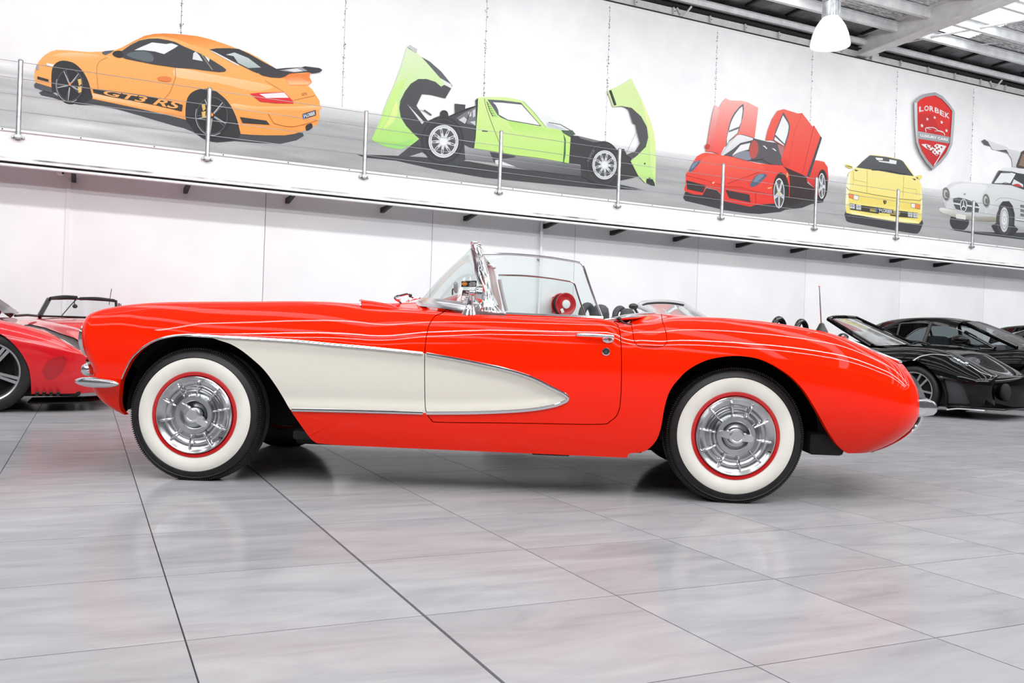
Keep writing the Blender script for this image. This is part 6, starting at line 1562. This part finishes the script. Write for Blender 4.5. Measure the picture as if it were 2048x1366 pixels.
# spread the glass along the curve by arc rather than by y
th = np.linspace(0, pi / 2, 40)
ybs = YC - (YC - YP) * np.cos(th); bpts = np.array([[XP - (XP - XCW) * math.sin(t), YC - (YC - YP) * math.cos(t), .888 + .052 * math.sin(t)] for t in th])
tpts = np.array([top_c(.19 + (YC - .19) * (t / (pi / 2))) for t in th])
bfull = np.concatenate([bpts, mir((bpts, []))[0][::-1][1:]]); tfull = np.concatenate([tpts, mir((tpts, []))[0][::-1][1:]])
nv = 14; G = []
for k in range(nv + 1):
    q = k / nv; bow = .02 * math.sin(pi * q)
    g = bfull * (1 - q) + tfull * q; g[:, 0] -= bow * np.sin(np.linspace(0, pi, len(g))) ; G.append(g)
V, F = loft(G, closed=False)
scr = mk('windscreen', (V, F), M_screen, hero)
def band(pts, r, flat=1.): return tube(pts, r, 10, flat=flat)
bd_ = []
for k_, p_ in enumerate(bfull):
    tn = bfull[min(k_ + 1, len(bfull) - 1)] - bfull[max(k_ - 1, 0)]; tn[2] = 0; tn /= np.linalg.norm(tn); no = np.array([tn[1], -tn[0], 0.])
    if no @ (p_ - [1.5, YC, p_[2]]) < 0: no = -no
    bd_.append([p_ + no * a + np.array([0, 0, b_]) for a, b_ in ((-.012, -.03), (-.012, .012), (-.002, .014), (.006, .006), (.016, -.001), (.024, -.014), (.026, -.032))])
mk('screen_base', [loft(bd_)], M_satin, scr, ang=50)
mk('screen_header', [tube(tfull, .012, 10)], M_chrome, scr)
Lp = [(940, 488), (942, 496), (946, 511), (949.6, 535), (953, 555), (959, 568), (964.5, 579), (966, 590), (963.5, 601), (956, 610), (947, 616), (940, 620)]
Rp = [(955, 485), (963, 494), (968, 508), (971, 522), (976.5, 540), (980, 555), (983, 575), (985.5, 590), (990, 605), (997, 616), (1006, 623), (1014, 627.5)]
Lc, Rc = crom(Lp, 3), crom(Rp, 3); pils = []
for far in (0, 1):
  rings = []
  for i, (l, r_) in enumerate(zip(Lc, Rc)):
      if far: r_ = l + (r_ - l) * (.75 - .45 * i / (len(Lc) - 1))
      u = i / (len(Lc) - 1); y0 = .17 * (1 - u) + .085 * u; k = 22; rg = []
      for j in range(k + 1):
          q = j / k; bulge = .028 * math.sin(pi * q) ** .6 + .006 * math.cos(q * 8 * pi) * (1 - .7 * u) * math.sin(pi * q)
          rg.append(H.at(l[0] * (1 - q) + r_[0] * q, l[1] * (1 - q) + r_[1] * q, y0 - bulge))
      for j in range(k + 1):
          q = 1 - j / k; rg.append(H.at(l[0] * (1 - q) + r_[0] * q, l[1] * (1 - q) + r_[1] * q, y0 + .03))
      rings.append(rg)
  pils.append(loft(rings))
pil = pils[0]
cap_ = [ellipsoid(H.at(949, 486, .17), (.022, .03, .014), 18, 10), bbox(*(lambda c_: (c_[0] - .012, c_[0] + .012, c_[1] - .015, c_[1] + .03, c_[2] - .008, c_[2] + .008))(H.at(957, 490, .17)), .004)]
mk('screen_pillar', join([pil] + cap_), M_chrome, scr, ang=60); mk('screen_pillar', mir(join([pils[1]] + cap_)), M_dull, scr, ang=60)
# inner bright frame round the rear edge of the glass
fr_ = H.path(crom([(944, 497), (949, 520), (953, 545), (960, 566), (966.5, 580), (968, 592), (964, 604), (955, 613), (945, 617), (930, 616.5)], 4), .12)
for f_ in (lambda q: q, mir): mk('glass_surround', f_(tube(fr_, .007, 8)), M_chrome, scr)
# chrome plate where the pillar meets the door top
pl_ = H.path([(957, 612), (972, 612), (988, 611), (1000, 621), (1013, 627), (1014, 631), (990, 632), (953, 631), (948, 622)], .082)
for f_ in (lambda q: q, mir): mk('pillar_foot', f_(prism(pl_, (0, .03, 0))), M_satin, scr)
# stickers inside the glass
def sticker(nm, pts, m, y, par): return mk(nm, prism(H.path(pts, y), (0, .0012, 0)), m, par, smooth=False)
M_ink = mat('sticker_black', (16, 16, 18), .5); M_mar = mat('sticker_maroon', (62, 20, 34), .5); M_pap = mat('sticker_white', (232, 234, 232), .5); M_gold = mat('sticker_gold', (214, 150, 60), .5); M_or = mat('sticker_orange', (224, 110, 30), .5)
YSK = .17
def sk_text(nm, body_, quad, m, y, par):
    Tt, Ft = text_mesh(body_, .02); q_ = H.path(quad, y); u, v = Tt[:, :1], 1 - Tt[:, 1:2]
    return mk(nm, (q_[0] * (1 - u) * (1 - v) + q_[1] * u * (1 - v) + q_[2] * u * v + q_[3] * (1 - u) * v, Ft), m, par, smooth=False)
s1 = sticker('club_sticker', [(923.2, 562.2), (953.5, 561.2), (952.5, 573.4), (922.3, 574.2)], M_ink, YSK, scr)
e_ = lambda rx, ry, cx_=929.2, cy_=567.8: [(cx_ + rx * math.cos(t), cy_ + ry * math.sin(t)) for t in np.arange(24) * pi / 12]
sticker('sticker_emblem', e_(4.6, 4.6), M_gold, YSK - .001, s1); sticker('sticker_emblem', e_(3.6, 3.6), M_ink, YSK - .002, s1); sticker('sticker_emblem', e_(2.6, 2.6), M_or, YSK - .003, s1)
sticker('sticker_emblem', [(923.4, 566.8), (935, 566.8), (935, 568.8), (923.4, 568.8)], M_gold, YSK - .0035, s1)
for tx, qd in (('A Genuine', [(940, 563.6), (950.2, 563.3), (950.2, 565.9), (940, 566.2)]), ('Piece of US', [(938.2, 566.6), (951.8, 566.3), (951.8, 568.9), (938.2, 569.2)]), ('since 1953', [(938.4, 569.8), (950.4, 569.5), (950.4, 571.9), (938.4, 572.2)])): sk_text('sticker_lettering', tx, qd, M_pap, YSK - .0012, s1)
s2 = sticker('permit_sticker', [(925, 580.2), (951.6, 581.5), (950.2, 604), (921.8, 601.8)], M_mar, YSK, scr)
sticker('permit_panel', [(924.3, 591.2), (949.6, 592.2), (948.8, 602.6), (922.6, 600.9)], M_pap, YSK - .001, s2)
sk_text('permit_lettering', 'Victoria', [(931.5, 581.8), (941.5, 582.2), (941.3, 585.6), (931.5, 585.4)], M_pap, YSK - .0012, s2)
sk_text('permit_lettering', 'Club Permit', [(926.5, 586.8), (949.5, 587.4), (949.3, 590.6), (926.3, 590.2)], M_pap, YSK - .0012, s2)
for tx, qd in (('06', [(931, 593), (936, 593.2), (936, 596), (931, 595.8)]), ('2018', [(928.5, 597), (937.5, 597.4), (937.5, 600), (928.5, 599.6)])): sk_text('permit_lettering', tx, qd, M_ink, YSK - .002, s2)

# ---- door furniture
sill = crom([(1012, 628.8), (1060, 631), (1100, 632.6), (1150, 634.6), (1206, 637.2)], 5)
st = np.array([H.at(x, y, .075) for x, y in sill])
V, F = loft([[p_ + d_ for d_ in ([-0, -.012, -.014], [0, -.02, 0], [0, -.012, .010], [0, .02, .012], [0, .05, .008], [0, .05, -.014])] for p_ in st])
mk('belt_trim', (V, F), M_chrome, door); mk('belt_trim', mir((V, F)), M_chrome, fdoor)
wf = [(967, 507.6), (1000, 507.8), (1029.6, 508.7), (1066, 511.6), (1103, 515.7), (1135, 520.5), (1154, 523.6), (1162, 526.6), (1167, 533), (1183, 581), (1204, 636)]
wc = np.concatenate([crom(wf[:7], 4), crom(wf[6:9], 4)[1:], crom(wf[8:], 4)[1:]])
ylean = lambda py: .105 + .035 * (636 - py) / 130
wp = np.array([H.at(x, y, ylean(y)) for x, y in wc])
bot = np.array([H.at(1205, 637, .105), H.at(1000, 630, .105), H.at(985, 600, .115), H.at(972, 540, .13)])
gl_ = np.concatenate([wp, bot])
for f_, d_ in ((lambda q: q, door), (mir, fdoor)):
    g_ = mk('side_window', f_(prism(gl_, (0, .004, 0))), M_glass, d_, smooth=False)
    mk('window_frame', f_(tube(wp, .0055, 8)), M_chrome, g_)
hd0, hd1 = on_skin(H, SK, 1152, 671), on_skin(H, SK, 1226, 673)
for f_, d_ in ((lambda q: q, door), (mir, fdoor)):
    q_ = crom([hd0 + [0, .0, -.002], hd0 + [.012, -.02, .003], (hd0 + hd1) / 2 + [0, -.028, .003], hd1 + [-.02, -.03, 0], hd1 + [.0, -.024, -.002]], 5)
    hh = mk('door_handle', f_(tube(q_, np.concatenate([np.linspace(.004, .0085, 8), np.full(len(q_) - 8, .0085)]), 10, flat=.8)), M_chrome, d_)
    mk('handle_base', f_(ellipsoid(on_skin(H, SK, 1216, 680) + [0, -.004, 0], (.028, .012, .017), 20, 12)), M_chrome, hh)
    mk('handle_button', f_(xf(lathe([(0, -.022), (.0085, -.022), (.012, -.017), (.012, 0)], 20), Matrix.Translation(on_skin(H, SK, 1218.5, 677.5)))), M_chrome, hh)
    lk = on_skin(H, SK, 1212, 703.5)
    kk = mk('door_lock', f_(xf(lathe([(0, -.008), (.007, -.008), (.0085, -.006), (.012, -.006), (.0185, -.005), (.02, 0)], 32), Matrix.Translation(lk))), M_chrome, d_)
    mk('lock_ring', f_(xf(lathe([(.0095, -.0075), (.0135, -.0075), (.0138, -.005)], 32), Matrix.Translation(lk))), M_black, kk)
# fuel door pull and the soft-top lid seam
fp = on_skin(H, SK, 1303, 692); mk('fuel_pull', [ellipsoid(fp + [0, -.003, 0], (.012, .006, .005), 14, 8)], M_red, fd)
sm_ = skin_path(H, SK, crom([(1240, 650.5), (1250, 651.5), (1262, 650.8)], 4), -.002)
# chrome rim round the back of the cockpit
rim = []
for y in np.linspace(.075, YC, 30):
    u = (y - .075) / (YC - .075); x = 1.945 + .265 * u ** .8; z = .850 + .062 * u ** .75; wd = .004 + .034 * min(1, 3 * u) ** .7
    rim.append([(x + wd * (1 + math.cos(t)), y, z + (.004 + .010 * min(1, 4 * u)) * math.sin(t)) for t in np.arange(16) * pi / 8])
V, F = loft(rim); mk('cockpit_rim', (V, F), M_chrome, hero, ang=180); mk('cockpit_rim', mir((V, F)), M_chrome, hero, ang=180)
lid = [H.at(1238.5, 637.5, .13), H.at(1244, 643, .12), H.at(1252, 647, .11), H.at(1264, 649, .10)]
for f_ in (lambda q: q, mir): ls_ = mk('lid_seal', f_(tube(crom(lid, 5), np.linspace(.006, .003, 16), 8)), M_black, hero); mk('seal_end', f_(ellipsoid(lid[0], (.011, .012, .009), 12, 8)), M_black, ls_)
# deck from the cockpit to the wing so the lid swells above the wing line
# side mirror
mp0 = on_skin(H, SK, 937.5, 630.5); pts = [(922.4, 629.5), (953, 631)]
rings = []
for px_a, px_b, py_, yy_, d_ in ((922, 953.5, 630.5, .045, .03), (923, 952.5, 627, .05, .03), (929, 949, 618, .055, .02), (933.5, 946.5, 606, .055, .014), (936, 945, 595, .05, .012), (938, 945, 588, .045, .012), (939, 946, 583.5, .04, .012)):
    a_, b_ = H.at(px_a, py_, yy_), H.at(px_b, py_, yy_); c_ = (a_ + b_) / 2; hw = (b_[0] - a_[0]) / 2
    rings.append([(c_[0] + hw * math.cos(t), c_[1] + d_ * math.sin(t), c_[2]) for t in np.arange(16) * pi / 8])
hc = H.at(959, 588, .045)
arm = tube([H.at(941, 585, .04), H.at(950, 585.5, .03), hc], [.012, .011, .01], 10)
mr0 = mk('side_mirror', [loft(rings), arm], M_chrome, hero)
mk('mirror_head', xf(lathe([(0, .026), (.02, .024), (.038, .014), (.046, -.004), (.047, -.012), (.042, -.014), (.044, -.008), (0, -.008)], 40), Matrix.Translation(hc) @ Matrix.Rotation(math.radians(94), 4, 'Z')), M_chrome, mr0)
# wipers parked at the foot of the screen
wa = [H.at(x, y, .60) for x, y in ((803, 610), (799, 603), (793, 600), (789.5, 596), (793, 592.5), (800, 591.5), (815, 588), (822, 591.5), (826, 596))]
for f_ in (lambda q: q, mir):
    wp_ = mk('wiper', f_(tube(crom(wa, 3), .006, 7)), M_chrome, hero)
    mk('wiper_pivot', f_(ellipsoid(H.at(796, 599, .60), (.014, .014, .012), 14, 8)), M_chrome, wp_)
    mk('wiper_pivot', f_(ellipsoid(H.at(821, 591.5, .60), (.01, .012, .01), 12, 8)), M_black, wp_)
# ---- cockpit
edge = [(x, y) for x, y in cock if y <= YC]
eo = np.array(edge); ztop = []
walls = []
for k, (x, y) in enumerate(edge):
    walls.append([(x, y, .842), (x + (.02 if x < 1.5 else -.02), y + .02, .6), (x + (.02 if x < 1.5 else -.02), y + .03, .3)])
V, F = loft(walls, closed=False); mk('cockpit_lining', (V, F), M_trimred, hero); mk('cockpit_lining', mir((V, F)), M_trimred, hero)
mk('cockpit_floor', [bbox(1.0, 2.2, .12, 2 * YC - .12, .28, .31, .005)], M_trimred, hero)
def seat(yc_):
    s_ = mk('seat', [bbox(1.42, 1.92, yc_ - .25, yc_ + .25, .33, .47, .04)], M_trimred, hero)
    rings = [[(1.88 + .1 * u + .06 * math.cos(t), yc_ + (.25 - .06 * u * u) * math.copysign(abs(math.sin(t)) ** .6, math.sin(t)), .42 + .40 * u) for t in np.arange(20) * pi / 10] for u in (0, .2, .5, .8, .95, 1.)]
    mk('seat_back', loft(rings), M_trimred, s_); return s_
seat(YC - .32); seat(YC + .32)
# dashboard with the hump in front of the driver
dp = crom([(1.02, .905), (1.12, .912), (1.2, .91), (1.36, .895), (1.38, .85), (1.33, .72)], 3)
def dash_x(y): return float(wedge_x(min(y, 2 * YC - y), XP, XCW, YP)) + .07
V, F = loft([[(max(x, dash_x(y) + .02 * i_ * 0), y, z) if i_ else (dash_x(y), y, .905) for i_, (x, z) in enumerate(dp)] for y in np.linspace(.2, 2 * YC - .2, 25)], closed=False)
dash = mk('dashboard', (V, F), M_trimred, hero)
h0, h1 = H.at(879, 600, .45), H.at(921, 588, .45); hb = H.at(921, 606, .45)
rings = []
for u in np.linspace(0, 1, 10):
    x = h0[0] * (1 - u) + h1[0] * u; zt0 = h0[2] * (1 - u) + h1[2] * u; zb0 = h0[2] * (1 - u) + hb[2] * u - .03
    rings.append([(x, .45 + (.05 + .15 * u) * math.cos(t), zb0 + (zt0 - zb0) * math.sin(t) ** .7) for t in np.linspace(0, pi, 15)])
V, F = loft(rings, closed=False); F.append(tuple(range(9 * 15, 150))); mk('instrument_hood', (V, F), mat('red_dash_paint', (214, 38, 22), .25, 0, .6), dash)
stw = Matrix.Translation((1.33, .5, .745)) @ Matrix.Rotation(math.radians(-68), 4, 'Y')
mk('steering_wheel', [xf(tube([(.18 * math.cos(t), .18 * math.sin(t), 0) for t in np.arange(48) * pi / 24], .011, 8, closed=True), stw), xf(tube([(-.18, 0, 0), (.18, 0, 0)], .008, 6), stw), xf(tube([(0, -.18, 0), (0, .18, 0)], .008, 6), stw), tube([(1.33, .5, .745), (1.15, .5, .70)], .02, 8)], M_black, hero)
mc = H.at(911.5, 575, YC); M_mirg = mat('mirror_back', (150, 160, 162), .3, .3)
mm = mk('rear_view_mirror', [bbox(mc[0] - .008, mc[0] + .010, YC - .05, YC + .05, mc[2] - .03, mc[2] + .03, .012)], M_mirg, hero)
mk('mirror_stalk', [tube([H.at(907, 577, YC), H.at(905, 580, YC), H.at(905, 590, YC) ], .005, 6)], M_black, mm)

sl_ = crom([H.at(999, 559, 1.44), H.at(1002, 575, 1.44), H.at(1007, 598, 1.44), H.at(1013, 622, 1.44)], 5)
mk('pillar_seal', tube(sl_, .011, 8), M_valance, hero)
